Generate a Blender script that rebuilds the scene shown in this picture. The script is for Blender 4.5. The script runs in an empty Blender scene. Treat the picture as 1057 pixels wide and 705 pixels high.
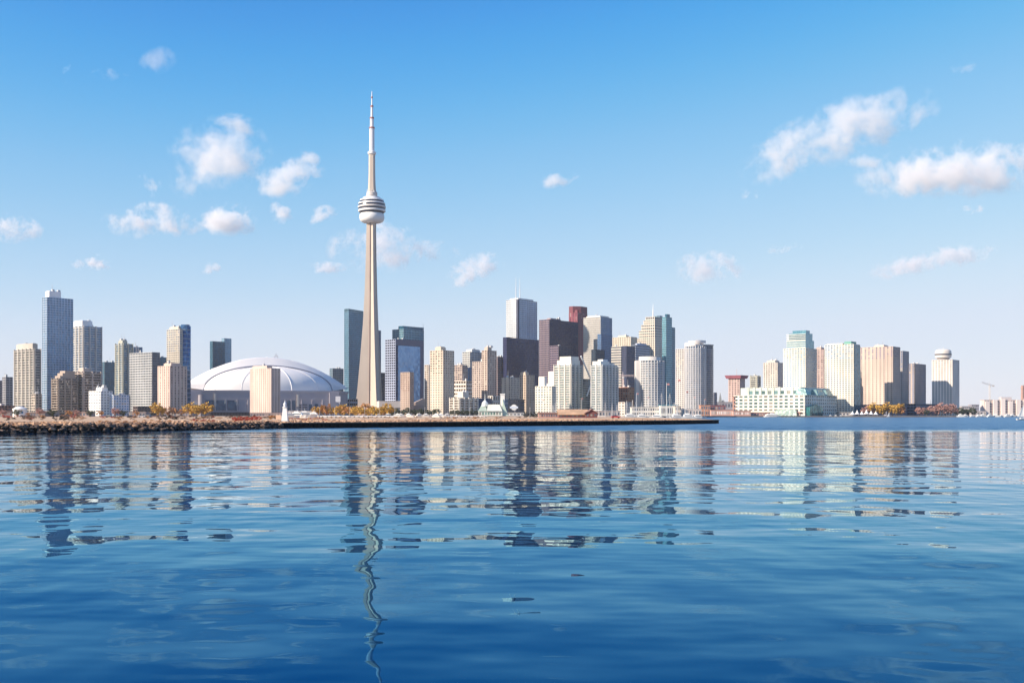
import bpy, math, random
import numpy as np
from mathutils import Vector

random.seed(11)
S = bpy.context.scene
C = S.collection
R_ = math.radians

# ------------------------------------------------------------------ camera
F_PX, CX, HY, EYE = 1176.0, 528.5, 428.0, 3.0      # focal length / centre / horizon in photo pixels, eye height (m)
cam_d = bpy.data.cameras.new('camera')
cam = bpy.data.objects.new('camera', cam_d)
C.objects.link(cam)
cam.location = (0, 0, EYE)
cam.rotation_euler = (R_(90), 0, 0)
cam_d.sensor_width = 36
cam_d.lens = 36 * F_PX / 1057
cam_d.shift_y = (HY - 352.5) / 1057
cam_d.clip_start = 0.5
cam_d.clip_end = 60000
S.camera = cam

# ------------------------------------------------------------------ sky, sun, exposure
SUN_EL, SUN_BACK_LEFT = 27.0, 64.0                 # sun height; degrees to the left of straight behind the camera
w = bpy.data.worlds.new('World')
S.world = w
w.use_nodes = True
nt = w.node_tree
bg = nt.nodes['Background']
sky = nt.nodes.new('ShaderNodeTexSky')
sky.sky_type = 'NISHITA'
sky.sun_disc = False
sky.sun_elevation = R_(SUN_EL)
sky.sun_rotation = R_(180 + SUN_BACK_LEFT)
sky.altitude = 100
sky.air_density = 1.0
sky.dust_density = 0.2
sky.ozone_density = 3.0
# develop the sky the way the photograph was developed: deeper blue overhead, paler towards the horizon
pre = nt.nodes.new('ShaderNodeVectorMath')
pre.operation = 'SCALE'
pre.inputs['Scale'].default_value = 0.1
grade = nt.nodes.new('ShaderNodeRGBCurve')
for ci, pts in enumerate((
        [(0, 0), (.10, .02), (.125, .05), (.141, .085), (.165, .16), (.188, .235), (.279, .44), (.451, .69), (.584, .76), (1, .95)],
        [(0, .02), (.18, .22), (.215, .315), (.238, .385), (.309, .53), (.429, .67), (.584, .785), (.7, .82), (1, .95)],
        [(0, .15), (.3, .63), (.36, .755), (.397, .815), (.485, .86), (.584, .90), (1, .97)])):
    cv = grade.mapping.curves[ci]
    cv.points[0].location, cv.points[1].location = pts[0], pts[-1]
    for p in pts[1:-1]:
        cv.points.new(*p)
grade.mapping.update()
post = nt.nodes.new('ShaderNodeVectorMath')
post.operation = 'SCALE'
post.inputs['Scale'].default_value = 10
nt.links.new(sky.outputs[0], pre.inputs[0])
nt.links.new(pre.outputs[0], grade.inputs['Color'])
nt.links.new(grade.outputs[0], post.inputs[0])
nt.links.new(post.outputs[0], bg.inputs[0])
bg.inputs[1].default_value = 0.0585
sun_d = bpy.data.lights.new('sun', 'SUN')
sun_d.energy = 4.9
sun_d.angle = R_(0.5)
sun_d.color = (1.0, 0.86, 0.70)
sun = bpy.data.objects.new('sun', sun_d)
C.objects.link(sun)
_a, _e = R_(SUN_BACK_LEFT), R_(SUN_EL)
SUN_DIR = Vector((-math.sin(_a) * math.cos(_e), -math.cos(_a) * math.cos(_e), math.sin(_e)))
sun.rotation_euler = SUN_DIR.to_track_quat('Z', 'Y').to_euler()
S.view_settings.view_transform = 'Standard'
S.view_settings.look = 'None'
S.view_settings.exposure = 0.78
S.view_settings.gamma = 1
S.view_settings.use_curve_mapping = False
S.cycles.volume_bounces = 8
S.cycles.max_bounces = 12
S.cycles.glossy_bounces = 4
S.cycles.volume_step_rate = 1.0
S.cycles.volume_max_steps = 256

# ------------------------------------------------------------------ helpers
def px(x, y, D):
    """photo pixel at distance D -> world point"""
    return Vector(((x - CX) / F_PX * D, D, EYE + (HY - y) / F_PX * D))

def tag(o, label=None, cat=None, group=None, kind=None):
    for k, v in (('label', label), ('category', cat), ('group', group), ('kind', kind)):
        if v:
            o[k] = v
    return o

class MB:
    """collects shapes that become ONE mesh object"""
    def __init__(s):
        s.v, s.f = [], []
    def add(s, vs, fs):
        n = len(s.v)
        s.v += [tuple(p) for p in vs]
        s.f += [tuple(i + n for i in f) for f in fs]
        return s
    def box(s, x0, x1, y0, y1, z0, z1):
        return s.add([(x0, y0, z0), (x1, y0, z0), (x1, y1, z0), (x0, y1, z0), (x0, y0, z1), (x1, y0, z1), (x1, y1, z1), (x0, y1, z1)],
                     [(3, 2, 1, 0), (4, 5, 6, 7), (0, 1, 5, 4), (1, 2, 6, 5), (2, 3, 7, 6), (3, 0, 4, 7)])
    def prism(s, poly, z0, z1, top=None):
        n = len(poly)
        top = top or poly
        vs = [(p[0], p[1], z0) for p in poly] + [(p[0], p[1], z1) for p in top]
        fs = [tuple(range(n - 1, -1, -1)), tuple(range(n, 2 * n))] + [(i, (i + 1) % n, n + (i + 1) % n, n + i) for i in range(n)]
        return s.add(vs, fs)
    def prism_y(s, prof, y0, y1):
        """polygon in x,z extruded along y"""
        n = len(prof)
        vs = [(p[0], y0, p[1]) for p in prof] + [(p[0], y1, p[1]) for p in prof]
        fs = [tuple(range(n)), tuple(range(2 * n - 1, n - 1, -1))] + [((i + 1) % n, i, n + i, n + (i + 1) % n) for i in range(n)]
        return s.add(vs, fs)
    def lathe(s, prof, n=32, cx=0, cy=0, a0=0.0, a1=2 * math.pi):
        closed = abs(a1 - a0 - 2 * math.pi) < 1e-6
        m = n if closed else n + 1
        vs, fs = [], []
        for r, z in prof:
            for i in range(m):
                a = a0 + (a1 - a0) * i / n
                vs.append((cx + r * math.cos(a), cy + r * math.sin(a), z))
        for j in range(len(prof) - 1):
            for i in range(n):
                k = (i + 1) % m
                fs.append((j * m + i, j * m + k, (j + 1) * m + k, (j + 1) * m + i))
        if closed:
            fs.append(tuple(range(m - 1, -1, -1)))
            fs.append(tuple((len(prof) - 1) * m + i for i in range(m)))
        return s.add(vs, fs)
    def tube(s, p, q, r0, r1=None, n=6):
        r1 = r0 if r1 is None else r1
        p, q = Vector(p), Vector(q)
        d = (q - p).normalized()
        u = d.cross(Vector((0, 0, 1)) if abs(d.z) < .9 else Vector((1, 0, 0))).normalized()
        t = d.cross(u)
        vs = []
        for c, r in ((p, r0), (q, r1)):
            for i in range(n):
                a = 2 * math.pi * i / n
                vs.append(c + (u * math.cos(a) + t * math.sin(a)) * r)
        fs = [tuple(range(n - 1, -1, -1)), tuple(range(n, 2 * n))] + [(i, (i + 1) % n, n + (i + 1) % n, n + i) for i in range(n)]
        return s.add(vs, fs)
    def mesh(s, name, m, smooth=False):
        me = bpy.data.meshes.new(name)
        me.from_pydata(s.v, [], s.f)
        me.materials.append(m)
        if smooth:
            me.polygons.foreach_set('use_smooth', [True] * len(me.polygons))
        me.update()
        return me
    def build(s, name, m, parent=None, smooth=False, loc=None):
        return put(name, s.mesh(name, m, smooth), parent, loc)

def put(name, me, parent=None, loc=None, rz=0.0, sc=None):
    o = bpy.data.objects.new(name, me)
    C.objects.link(o)
    o.parent = parent
    if loc is not None:
        o.location = loc
    o.rotation_euler.z = rz
    if sc is not None:
        o.scale = (sc, sc, sc) if isinstance(sc, (int, float)) else sc
    return o

def thing(name, label, cat, loc, rz=0.0, group=None):
    o = bpy.data.objects.new(name, None)
    C.objects.link(o)
    o.location = loc
    o.rotation_euler = (0, 0, rz)
    o.empty_display_size = 2
    return tag(o, label, cat, group)

def copy_tree(o, parent=None):
    c = o.copy()
    C.objects.link(c)
    c.parent = parent
    for ch in list(o.children):
        copy_tree(ch, c)
    return c

# ------------------------------------------------------------------ materials
def nodes_of(name):
    m = bpy.data.materials.new(name)
    m.use_nodes = True
    return m, m.node_tree, m.node_tree.nodes['Principled BSDF']

def N(nt, kind, **kw):
    n = nt.nodes.new(kind)
    for k, v in kw.items():
        setattr(n, k, v)
    return n

def mixc(nt, fac, a, b, mode='MIX'):
    n = N(nt, 'ShaderNodeMix', data_type='RGBA', blend_type=mode)
    for sock, val in ((n.inputs[0], fac), (n.inputs[6], a), (n.inputs[7], b)):
        if hasattr(val, 'is_linked'):
            nt.links.new(val, sock)
        else:
            sock.default_value = val if isinstance(val, (int, float)) else (*val, 1)
    return n.outputs[2]

def ramp(nt, sock, stops):
    r = N(nt, 'ShaderNodeValToRGB')
    nt.links.new(sock, r.inputs[0])
    e = r.color_ramp.elements
    while len(e) < len(stops):
        e.new(0.5)
    for el, (p, c) in zip(e, stops):
        el.position = p
        el.color = (*c, 1) if not isinstance(c, (int, float)) else (c, c, c, 1)
    return r.outputs[0]

def math_n(nt, op, a, b=0.0, clamp=False):
    n = N(nt, 'ShaderNodeMath', operation=op, use_clamp=clamp)
    for s, v in ((n.inputs[0], a), (n.inputs[1], b)):
        if hasattr(v, 'is_linked'):
            nt.links.new(v, s)
        else:
            s.default_value = v
    return n.outputs[0]

_M = {}
def wallm(col, rough=.8, var=.16, scale=.05):
    """masonry / concrete / painted metal with weathering"""
    key = ('w', col, rough, var, scale)
    if key in _M:
        return _M[key]
    m, nt, b = nodes_of('facade')
    tc = N(nt, 'ShaderNodeTexCoord')
    mp = N(nt, 'ShaderNodeMapping')
    mp.inputs['Scale'].default_value = (1, 1, .35)
    nt.links.new(tc.outputs['Object'], mp.inputs[0])
    nz = N(nt, 'ShaderNodeTexNoise')
    nz.inputs['Scale'].default_value = scale
    nz.inputs['Detail'].default_value = 8
    nt.links.new(mp.outputs[0], nz.inputs['Vector'])
    col = tuple(c * .97 for c in col)
    lo = tuple(c * (1 - var) for c in col)
    hi = tuple(min(.9, c * (1 + var)) for c in col)
    c1 = ramp(nt, nz.outputs[0], [(.35, lo), (.65, hi)])
    oi = N(nt, 'ShaderNodeObjectInfo')
    c2 = mixc(nt, math_n(nt, 'MULTIPLY', oi.outputs['Random'], .12), c1, tuple(c * .7 for c in col))
    nt.links.new(c2, b.inputs['Base Color'])
    b.inputs['Roughness'].default_value = rough
    _M[key] = m
    return m

def glassm(col, col2=None, rough=.08, cell=(1.6, 1.6, 3.2), metal=.35, light=.0):
    """curtain-wall glazing: every pane its own tint (some blinds drawn)"""
    col2 = col2 or tuple(c * .45 for c in col)
    key = ('g', col, col2, rough, cell, metal, light)
    if key in _M:
        return _M[key]
    m, nt, b = nodes_of('glazing')
    tc = N(nt, 'ShaderNodeTexCoord')
    dv = N(nt, 'ShaderNodeVectorMath', operation='DIVIDE')
    dv.inputs[1].default_value = cell
    ad = N(nt, 'ShaderNodeVectorMath', operation='ADD')
    ad.inputs[1].default_value = (.013, .017, .011)
    fl = N(nt, 'ShaderNodeVectorMath', operation='FLOOR')
    nt.links.new(tc.outputs['Object'], ad.inputs[0])
    nt.links.new(ad.outputs[0], dv.inputs[0])
    nt.links.new(dv.outputs[0], fl.inputs[0])
    wn = N(nt, 'ShaderNodeTexWhiteNoise', noise_dimensions='3D')
    nt.links.new(fl.outputs[0], wn.inputs['Vector'])
    c1 = mixc(nt, wn.outputs[0], col, col2)
    blind = math_n(nt, 'GREATER_THAN', wn.outputs[0], 1 - light)
    c2 = mixc(nt, blind, c1, (.42, .40, .36))
    nt.links.new(c2, b.inputs['Base Color'])
    b.inputs['Metallic'].default_value = metal
    nt.links.new(ramp(nt, wn.outputs[0], [(0, rough), (1, rough + .12)]), b.inputs['Roughness'])
    geo = N(nt, 'ShaderNodeNewGeometry')
    off = N(nt, 'ShaderNodeVectorMath', operation='MULTIPLY_ADD')
    off.inputs[1].default_value = (.07, .07, .07)
    off.inputs[2].default_value = (-.035, -.035, -.035)
    nt.links.new(wn.outputs['Color'], off.inputs[0])
    sm = N(nt, 'ShaderNodeVectorMath', operation='ADD')
    nt.links.new(geo.outputs['Normal'], sm.inputs[0])
    nt.links.new(off.outputs[0], sm.inputs[1])
    nm = N(nt, 'ShaderNodeVectorMath', operation='NORMALIZE')
    nt.links.new(sm.outputs[0], nm.inputs[0])
    nt.links.new(nm.outputs[0], b.inputs['Normal'])
    _M[key] = m
    return m

def panem(col=(.035, .045, .06)):
    """a single window pane: tint varies from window to window"""
    key = ('p', col)
    if key in _M:
        return _M[key]
    m, nt, b = nodes_of('window_glass')
    oi = N(nt, 'ShaderNodeObjectInfo')
    c = ramp(nt, oi.outputs['Random'], [(0, col), (.7, tuple(x * 2.2 for x in col)), (.85, (.22, .2, .18)), (1, (.38, .35, .3))])
    nt.links.new(c, b.inputs['Base Color'])
    b.inputs['Roughness'].default_value = .1
    b.inputs['Metallic'].default_value = .1
    _M[key] = m
    return m

def paintm(col, rough=.5, metal=0.0):
    key = ('s', col, rough, metal)
    if key in _M:
        return _M[key]
    m, nt, b = nodes_of('paint')
    tc = N(nt, 'ShaderNodeTexCoord')
    nz = N(nt, 'ShaderNodeTexNoise')
    nz.inputs['Scale'].default_value = .8
    nz.inputs['Detail'].default_value = 5
    nt.links.new(tc.outputs['Object'], nz.inputs['Vector'])
    nt.links.new(mixc(nt, nz.outputs[0], tuple(c * .82 for c in col), tuple(min(.9, c * 1.1) for c in col)), b.inputs['Base Color'])
    b.inputs['Roughness'].default_value = rough
    b.inputs['Metallic'].default_value = metal
    _M[key] = m
    return m

CREAM, BEIGE, TAN, PINK = (.66, .59, .48), (.55, .46, .37), (.44, .34, .26), (.52, .39, .34)
WHITE, PALE, CONC, GREY = (.78, .77, .74), (.62, .62, .60), (.44, .43, .41), (.3, .3, .31)
BROWN, MAROON, NAVY = (.26, .18, .14), (.22, .06, .06), (.016, .018, .028)
G_TEAL, G_BLUE, G_DARK, G_SLATE, G_SKY = (.03, .15, .25), (.07, .19, .36), (.012, .018, .03), (.09, .12, .17), (.16, .34, .50)
GZ = 1.6                                            # level of the city's ground above the water

# ================================================================== SETTING
# ------------------------------------------------------------------ water: calm in front, wind-ruffled beyond the lee of the spit
WX0, WX1, WY0, WY1 = -6900.0, 6900.0, -280.0, 7300.0
def water_mesh():
    near, far = 196.0, 1480.0
    ys = [near]
    while ys[-1] < far:
        ys.append(ys[-1] * 1.0026)
    ys = np.array(ys)
    nx = 640
    ts = np.linspace(-.62, .74, nx)
    Y = np.repeat(ys[:, None], nx, 1)
    X = Y * ts[None, :]
    rng = np.random.default_rng(4)
    Z = np.zeros_like(X)
    sp = Y * .0032
    for k in range(70):
        lam = 1.3 * (6 / 1.3) ** rng.random()
        a = rng.normal(0, .55) + math.pi / 2 + .35
        kx, ky = math.cos(a) * 2 * math.pi / lam, math.sin(a) * 2 * math.pi / lam
        amp = .013 * lam / (2 * math.pi)
        fade = np.clip((lam / sp - 2.5) / 2.5, 0, 1)
        Z += amp * fade * np.sin(kx * X + ky * Y + rng.random() * 6.28)
    patch = .5 + .5 * np.sin(X * .021 + Y * .013 + 1) * np.sin(X * .008 - Y * .03)
    edge = np.clip((Y - near) / 14, 0, 1) * np.clip((far - Y) / 100, 0, 1)
    edge = edge * np.clip((ts[None, :] + .62) / .03, 0, 1) * np.clip((.74 - ts[None, :]) / .03, 0, 1)
    Z *= edge * (.55 + .45 * patch)
    nyr = len(ys)
    verts = np.stack([X, Y, Z], -1).reshape(-1, 3)
    i = np.arange(nyr - 1)[:, None] * nx + np.arange(nx - 1)[None, :]
    quads = np.stack([i, i + 1, i + nx + 1, i + nx], -1).reshape(-1, 4)
    a, b = ts[0], ts[-1]
    o = len(verts)
    extra = np.array([(WX0, WY0, 0), (WX1, WY0, 0), (WX0, near, 0), (WX1, near, 0), (a * near, near, 0), (b * near, near, 0),
                      (WX0, far, 0), (WX1, far, 0), (a * ys[-1], ys[-1], 0), (b * ys[-1], ys[-1], 0), (WX0, ys[-1], 0), (WX1, ys[-1], 0), (WX0, WY1, 0), (WX1, WY1, 0)], float)
    verts = np.concatenate([verts, extra])
    ex = [(0, 1, 3, 2), (2, 4, 8, 10), (5, 3, 11, 9), (10, 11, 13, 12)]
    quads = np.concatenate([quads, np.array(ex) + o])
    me = bpy.data.meshes.new('water')
    me.vertices.add(len(verts))
    me.vertices.foreach_set('co', verts.astype(np.float32).ravel())
    me.loops.add(quads.size)
    me.loops.foreach_set('vertex_index', quads.astype(np.int32).ravel())
    me.polygons.add(len(quads))
    me.polygons.foreach_set('loop_start', np.arange(0, quads.size, 4, dtype=np.int32))
    me.polygons.foreach_set('use_smooth', np.ones(len(quads), dtype=bool))
    me.update(calc_edges=True)
    me.validate()
    return me

def water_material():
    m, nt, b = nodes_of('lake_water')
    nt.nodes.remove(b)
    geo = N(nt, 'ShaderNodeNewGeometry')
    def noise(scale, sx, sy, detail, rot, rough=.5):
        mp = N(nt, 'ShaderNodeMapping')
        mp.inputs['Scale'].default_value = (sx, sy, 1)
        mp.inputs['Rotation'].default_value = (0, 0, R_(rot))
        nt.links.new(geo.outputs['Position'], mp.inputs[0])
        n = N(nt, 'ShaderNodeTexNoise')
        n.inputs['Scale'].default_value = scale
        n.inputs['Detail'].default_value = detail
        n.inputs['Roughness'].default_value = rough
        nt.links.new(mp.outputs[0], n.inputs['Vector'])
        return n.outputs[0]
    swell = noise(.11, .62, 1.0, 0, 8)
    mid = noise(.34, .64, 1.0, 1, -10, .45)
    fine = noise(1.1, .66, 1.0, 1.0, 15, .45)
    cross = noise(.42, 1.0, .36, 2, 6, .4)
    h = math_n(nt, 'ADD', math_n(nt, 'MULTIPLY', swell, .17), math_n(nt, 'ADD', math_n(nt, 'MULTIPLY', mid, .080), math_n(nt, 'MULTIPLY', fine, .016)))
    h = math_n(nt, 'ADD', h, math_n(nt, 'MULTIPLY', cross, .10))
    bp = N(nt, 'ShaderNodeBump')
    bp.inputs['Strength'].default_value = 1
    bp.inputs['Distance'].default_value = 1.0
    nt.links.new(h, bp.inputs['Height'])
    # deep blue body under a mirror surface; steep looks see into the blue body and a blue-tinted reflection
    fr = N(nt, 'ShaderNodeFresnel')
    fr.inputs['IOR'].default_value = 1.32
    body = N(nt, 'ShaderNodeBsdfDiffuse')
    body.inputs['Color'].default_value = (.0001, .019, .066, 1)
    gl = N(nt, 'ShaderNodeBsdfGlossy')
    # the breeze roughens the lake beyond the lee of the spit
    sep = N(nt, 'ShaderNodeSeparateXYZ')
    nt.links.new(geo.outputs['Position'], sep.inputs[0])
    wob = math_n(nt, 'MULTIPLY', math_n(nt, 'ADD', noise(.02, .4, 1.0, 3, 5), -.5), 110.0)
    far_ = math_n(nt, 'MULTIPLY', math_n(nt, 'ADD', math_n(nt, 'ADD', sep.outputs['Y'], wob), -190.0), .02, True)
    nt.links.new(math_n(nt, 'ADD', math_n(nt, 'MULTIPLY', far_, .26), .02), gl.inputs['Roughness'])
    gcol = (ramp(nt, fr.outputs[0], [(.20, (.12, .47, .86)), (.52, (.36, .78, .98)), (.92, (1, 1, 1))]))
    nt.links.new(mixc(nt, far_, gcol, (.62, .86, 1.0)), gl.inputs['Color'])
    mx = N(nt, 'ShaderNodeMixShader')
    for sh in (fr, body, gl):
        nt.links.new(bp.outputs[0], sh.inputs['Normal'])
    nt.links.new(math_n(nt, 'MULTIPLY', fr.outputs[0], math_n(nt, 'SUBTRACT', 1.0, math_n(nt, 'MULTIPLY', far_, .42))), mx.inputs[0])
    nt.links.new(body.outputs[0], mx.inputs[1])
    nt.links.new(gl.outputs[0], mx.inputs[2])
    nt.links.new(mx.outputs[0], nt.nodes['Material Output'].inputs['Surface'])
    return m

wo = put('water', water_mesh())
wo.data.materials.append(water_material())
tag(wo, kind='structure')

# ------------------------------------------------------------------ ground
def groundm(name, cols, scale, rough=.9, bank=None):
    m, nt, b = nodes_of(name)
    geo = N(nt, 'ShaderNodeNewGeometry')
    n1 = N(nt, 'ShaderNodeTexNoise')
    n1.inputs['Scale'].default_value = scale
    n1.inputs['Detail'].default_value = 10
    nt.links.new(geo.outputs['Position'], n1.inputs['Vector'])
    k = len(cols) - 1
    nt.links.new(ramp(nt, n1.outputs[0], [(.3 + .4 * i / k, c) for i, c in enumerate(cols)]), b.inputs['Base Color'])
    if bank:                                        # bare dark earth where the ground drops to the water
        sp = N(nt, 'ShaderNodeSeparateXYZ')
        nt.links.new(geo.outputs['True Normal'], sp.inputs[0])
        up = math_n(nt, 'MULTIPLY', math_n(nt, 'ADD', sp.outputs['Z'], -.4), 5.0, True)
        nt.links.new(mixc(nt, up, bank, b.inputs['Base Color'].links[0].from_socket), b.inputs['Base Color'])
    b.inputs['Roughness'].default_value = rough
    return m

def shore(x, y):
    D = EYE * F_PX / (y - HY)
    p = px(x, y, D)
    return (p.x, p.y)

FRONT = [shore(*p) for p in ((-60, 449), (0, 447.8), (100, 446.3), (200, 444.3), (290, 442.4), (400, 441.2), (500, 440.2), (600, 439.2), (690, 438.1), (742, 437.1))]
def at(x, D):
    return ((x - CX) / F_PX * D, D)
BACK = [at(720, 470), at(690, 600), at(640, 850), at(600, 1200)]
SPIT_Z = 1.25
poly = [(-1700, 150)] + FRONT + BACK + [(-1700, 1200)]
# the beach falls to the wall's top; the wall is its own thing
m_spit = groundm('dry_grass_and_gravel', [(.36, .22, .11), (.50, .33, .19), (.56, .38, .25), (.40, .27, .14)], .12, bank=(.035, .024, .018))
inner = [(x - (1.3 if i < 4 else .25), y + (1.7 if i < 4 else .35)) for i, (x, y) in enumerate(FRONT)]
tag(MB().prism([(-1700, 150)] + inner + BACK + [(-1700, 1200)], -1.2, SPIT_Z).build('spit_ground', m_spit), kind='structure')
city_poly = [(-3600, 1205), at(600, 1205), at(690, 1330), at(760, 1400), at(1060, 1480), (3400, 1650), (6500, 2400), (6500, 7000), (-6500, 7000), (-6500, 1205)]
tag(MB().prism(city_poly, -1, GZ).build('city_ground', groundm('paving_and_asphalt', [(.10, .09, .09), (.2, .17, .15), (.3, .25, .2)], .03)), kind='structure')

# sheet-pile wall along the spit
wall = thing('quay_wall', 'long low black sheet pile wall edging the spit at the waterline', 'quay wall', (0, 0, 0))
mb, cap, joint = MB(), MB(), 0
seg = FRONT[4:]
for (ax, ay), (bx, by) in zip(seg, seg[1:]):
    A, B = Vector((ax, ay, 0)), Vector((bx, by, 0))
    L = (B - A).length
    d = (B - A) / L
    nrm = Vector((d.y, -d.x, 0))
    n = int(L / 1.2)
    for i in range(n):
        p, q = A + d * (L * i / n), A + d * (L * (i + .5) / n)
        e = A + d * (L * (i + 1) / n)
        for s, t, o in ((p, q, .16), (q, e, .0)):
            a, b = s + nrm * o, t + nrm * o
            mb.add([(*a.xy, -1.2), (*b.xy, -1.2), (*(b - nrm * .6).xy, -1.2), (*(a - nrm * .6).xy, -1.2),
                    (*a.xy, SPIT_Z - .12), (*b.xy, SPIT_Z - .12), (*(b - nrm * .6).xy, SPIT_Z - .12), (*(a - nrm * .6).xy, SPIT_Z - .12)],
                   [(0, 1, 5, 4), (1, 2, 6, 5), (2, 3, 7, 6), (3, 0, 4, 7), (4, 5, 6, 7)])
    a, b, c, e = A + nrm * .25, B + nrm * .25, B - nrm * .55, A - nrm * .55
    cap.prism([a.xy[:], b.xy[:], c.xy[:], e.xy[:]], SPIT_Z - .117, SPIT_Z + .06)
mb.build('wall_face', paintm((.003, .003, .003), .95), wall)
cap.build('coping', wallm((.30, .22, .16), .9), wall)

# ------------------------------------------------------------------ haze
def haze():
    m, nt, b = nodes_of('haze_air')
    nt.nodes.remove(b)
    v = N(nt, 'ShaderNodeVolumePrincipled')
    v.inputs['Color'].default_value = (.86, .92, 1, 1)
    v.inputs['Density'].default_value = HAZE
    v.inputs['Anisotropy'].default_value = .1
    nt.links.new(v.outputs[0], nt.nodes['Material Output'].inputs['Volume'])
    tag(MB().box(-7000, 7000, -300, 7400, -2.5, 600).build('haze', m), kind='stuff')
HAZE = 0.000032
haze()

# ------------------------------------------------------------------ clouds: bodies of drifting vapour, thin at the rim
def cloudm():
    m, nt, b = nodes_of('cloud_vapour')
    nt.nodes.remove(b)
    tc = N(nt, 'ShaderNodeTexCoord')
    geo = N(nt, 'ShaderNodeNewGeometry')
    oi = N(nt, 'ShaderNodeObjectInfo')
    ln = N(nt, 'ShaderNodeVectorMath', operation='LENGTH')
    sep = N(nt, 'ShaderNodeSeparateXYZ')
    nt.links.new(tc.outputs['Object'], ln.inputs[0])
    nt.links.new(tc.outputs['Object'], sep.inputs[0])
    n = N(nt, 'ShaderNodeTexNoise')
    n.inputs['Scale'].default_value = 1 / 170.0
    n.inputs['Detail'].default_value = 8
    n.inputs['Roughness'].default_value = .66
    n.inputs['Distortion'].default_value = .35
    nt.links.new(geo.outputs['Position'], n.inputs['Vector'])
    n2 = N(nt, 'ShaderNodeTexNoise')
    n2.inputs['Scale'].default_value = 1 / 62.0
    n2.inputs['Detail'].default_value = 6
    n2.inputs['Roughness'].default_value = .6
    nt.links.new(geo.outputs['Position'], n2.inputs['Vector'])
    body = math_n(nt, 'SUBTRACT', 1.0, ln.outputs['Value'])
    carve = math_n(nt, 'MULTIPLY', math_n(nt, 'SUBTRACT', n.outputs[0], .575), 8.0)
    carve = math_n(nt, 'ADD', carve, math_n(nt, 'MULTIPLY', math_n(nt, 'SUBTRACT', n2.outputs[0], .5), 4.2))
    d = math_n(nt, 'ADD', math_n(nt, 'MULTIPLY', body, 1.5), carve)
    d = math_n(nt, 'SUBTRACT', d, .05)
    # flat underside
    d = math_n(nt, 'MULTIPLY', d, math_n(nt, 'MULTIPLY', math_n(nt, 'ADD', sep.outputs['Z'], .75), 2.2, True), True)
    d = math_n(nt, 'MULTIPLY', d, math_n(nt, 'MULTIPLY', body, 6.0, True))
    at_ = N(nt, 'ShaderNodeAttribute', attribute_type='OBJECT', attribute_name='thickness')
    d = math_n(nt, 'MULTIPLY', d, at_.outputs['Fac'])
    v = N(nt, 'ShaderNodeVolumePrincipled')
    v.inputs['Color'].default_value = (1, .985, .97, 1)
    v.inputs['Anisotropy'].default_value = 0.0
    nt.links.new(d, v.inputs['Density'])
    nt.links.new(v.outputs[0], nt.nodes['Material Output'].inputs['Volume'])
    return m

def ico(sub=2):
    import bmesh
    bm = bmesh.new()
    bmesh.ops.create_icosphere(bm, subdivisions=sub, radius=1.0)
    me = bpy.data.meshes.new('ico')
    bm.to_mesh(me)
    bm.free()
    return me
cloud_me = ico(3)
cloud_me.name = 'cloud'
cloud_me.materials.append(cloudm())
CLOUDS = [  # px, py, width, height in the photo, tilt (deg), density, label
    (224, 166, 88, 66, 18, .0075, 'large ragged white cloud above the lakeside dome, biggest over the pink hotel'),
    (245, 132, 46, 22, -8, .004, 'thin wisp curling off the top of the large ragged cloud'),
    (297, 186, 62, 34, 12, .006, 'slanting wispy cloud just below and beside the large ragged cloud'),
    (312, 167, 30, 18, 10, .0045, 'small curl of cloud above the slanting wispy cloud'),
    (160, 230, 84, 34, 0, .009, 'flat bottomed white cloud between the apartment towers and the dome'),
    (235, 227, 56, 32, 0, .011, 'compact puffy cloud directly above the domed stadium'),
    (155, 192, 20, 24, 60, .006, 'tiny upright puff over the flat bottomed cloud'),
    (292, 221, 20, 24, 60, .009, 'tiny bright puff below the slanting wispy cloud'),
    (332, 224, 30, 18, 15, .006, 'small faint puff close to the observation tower pod'),
    (8, 238, 56, 28, 0, .009, 'white cloud cut by the edge of the picture above the low dark flats'),
    (97, 272, 36, 17, 0, .010, 'small low cloud beside the tallest blue apartment tower'),
    (392, 258, 84, 48, 0, .009, 'pale broad cloud behind the observation tower shaft below its pod'),
    (450, 261, 40, 22, 0, .004, 'faint cloud next to the broad pale one by the tower'),
    (488, 280, 54, 26, 20, .009, 'wedge shaped cloud above the beige apartment towers'),
    (578, 186, 34, 16, 12, .005, 'little lone wisp high above the bank towers'),
    (730, 279, 60, 32, 0, .009, 'puffy white cloud above the round lakeside condominiums'),
    (866, 143, 168, 58, 20, .0075, 'long ragged cloud climbing across the sky above the big terminal building'),
    (995, 178, 176, 50, 3, .010, 'widest solid white cloud reaching the edge of the picture'),
    (960, 271, 110, 24, 10, .006, 'long thin low cloud above the drum topped tower'),
    (772, 203, 28, 14, 0, .005, 'small smudge of cloud under the long ragged one'),
    (996, 217, 30, 14, 0, .006, 'small flat wisp under the widest white cloud'),
    (810, 258, 30, 14, 8, .004, 'faint low wisp between the puffy cloud and the long thin one'),
    (893, 168, 32, 16, 0, .004, 'thin scrap of cloud between the two largest clouds over the harbour'),
    (64, 72, 24, 24, 50, .004, 'small torn wisp highest over the tallest apartment tower'),
    (111, 80, 34, 16, 5, .004, 'flat thin wisp high between two torn wisps'),
    (163, 64, 32, 22, 25, .0016, 'torn wisp high above the flat bottomed cloud'),
    (1000, 70, 34, 12, 5, .004, 'thin high wisp above the widest white cloud'),
    (216, 278, 26, 12, 0, .004, 'faint low wisp just over the dome roof'),
    (335, 277, 40, 12, 0, .004, 'faint low streak beside the observation tower shaft'),
]
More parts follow.
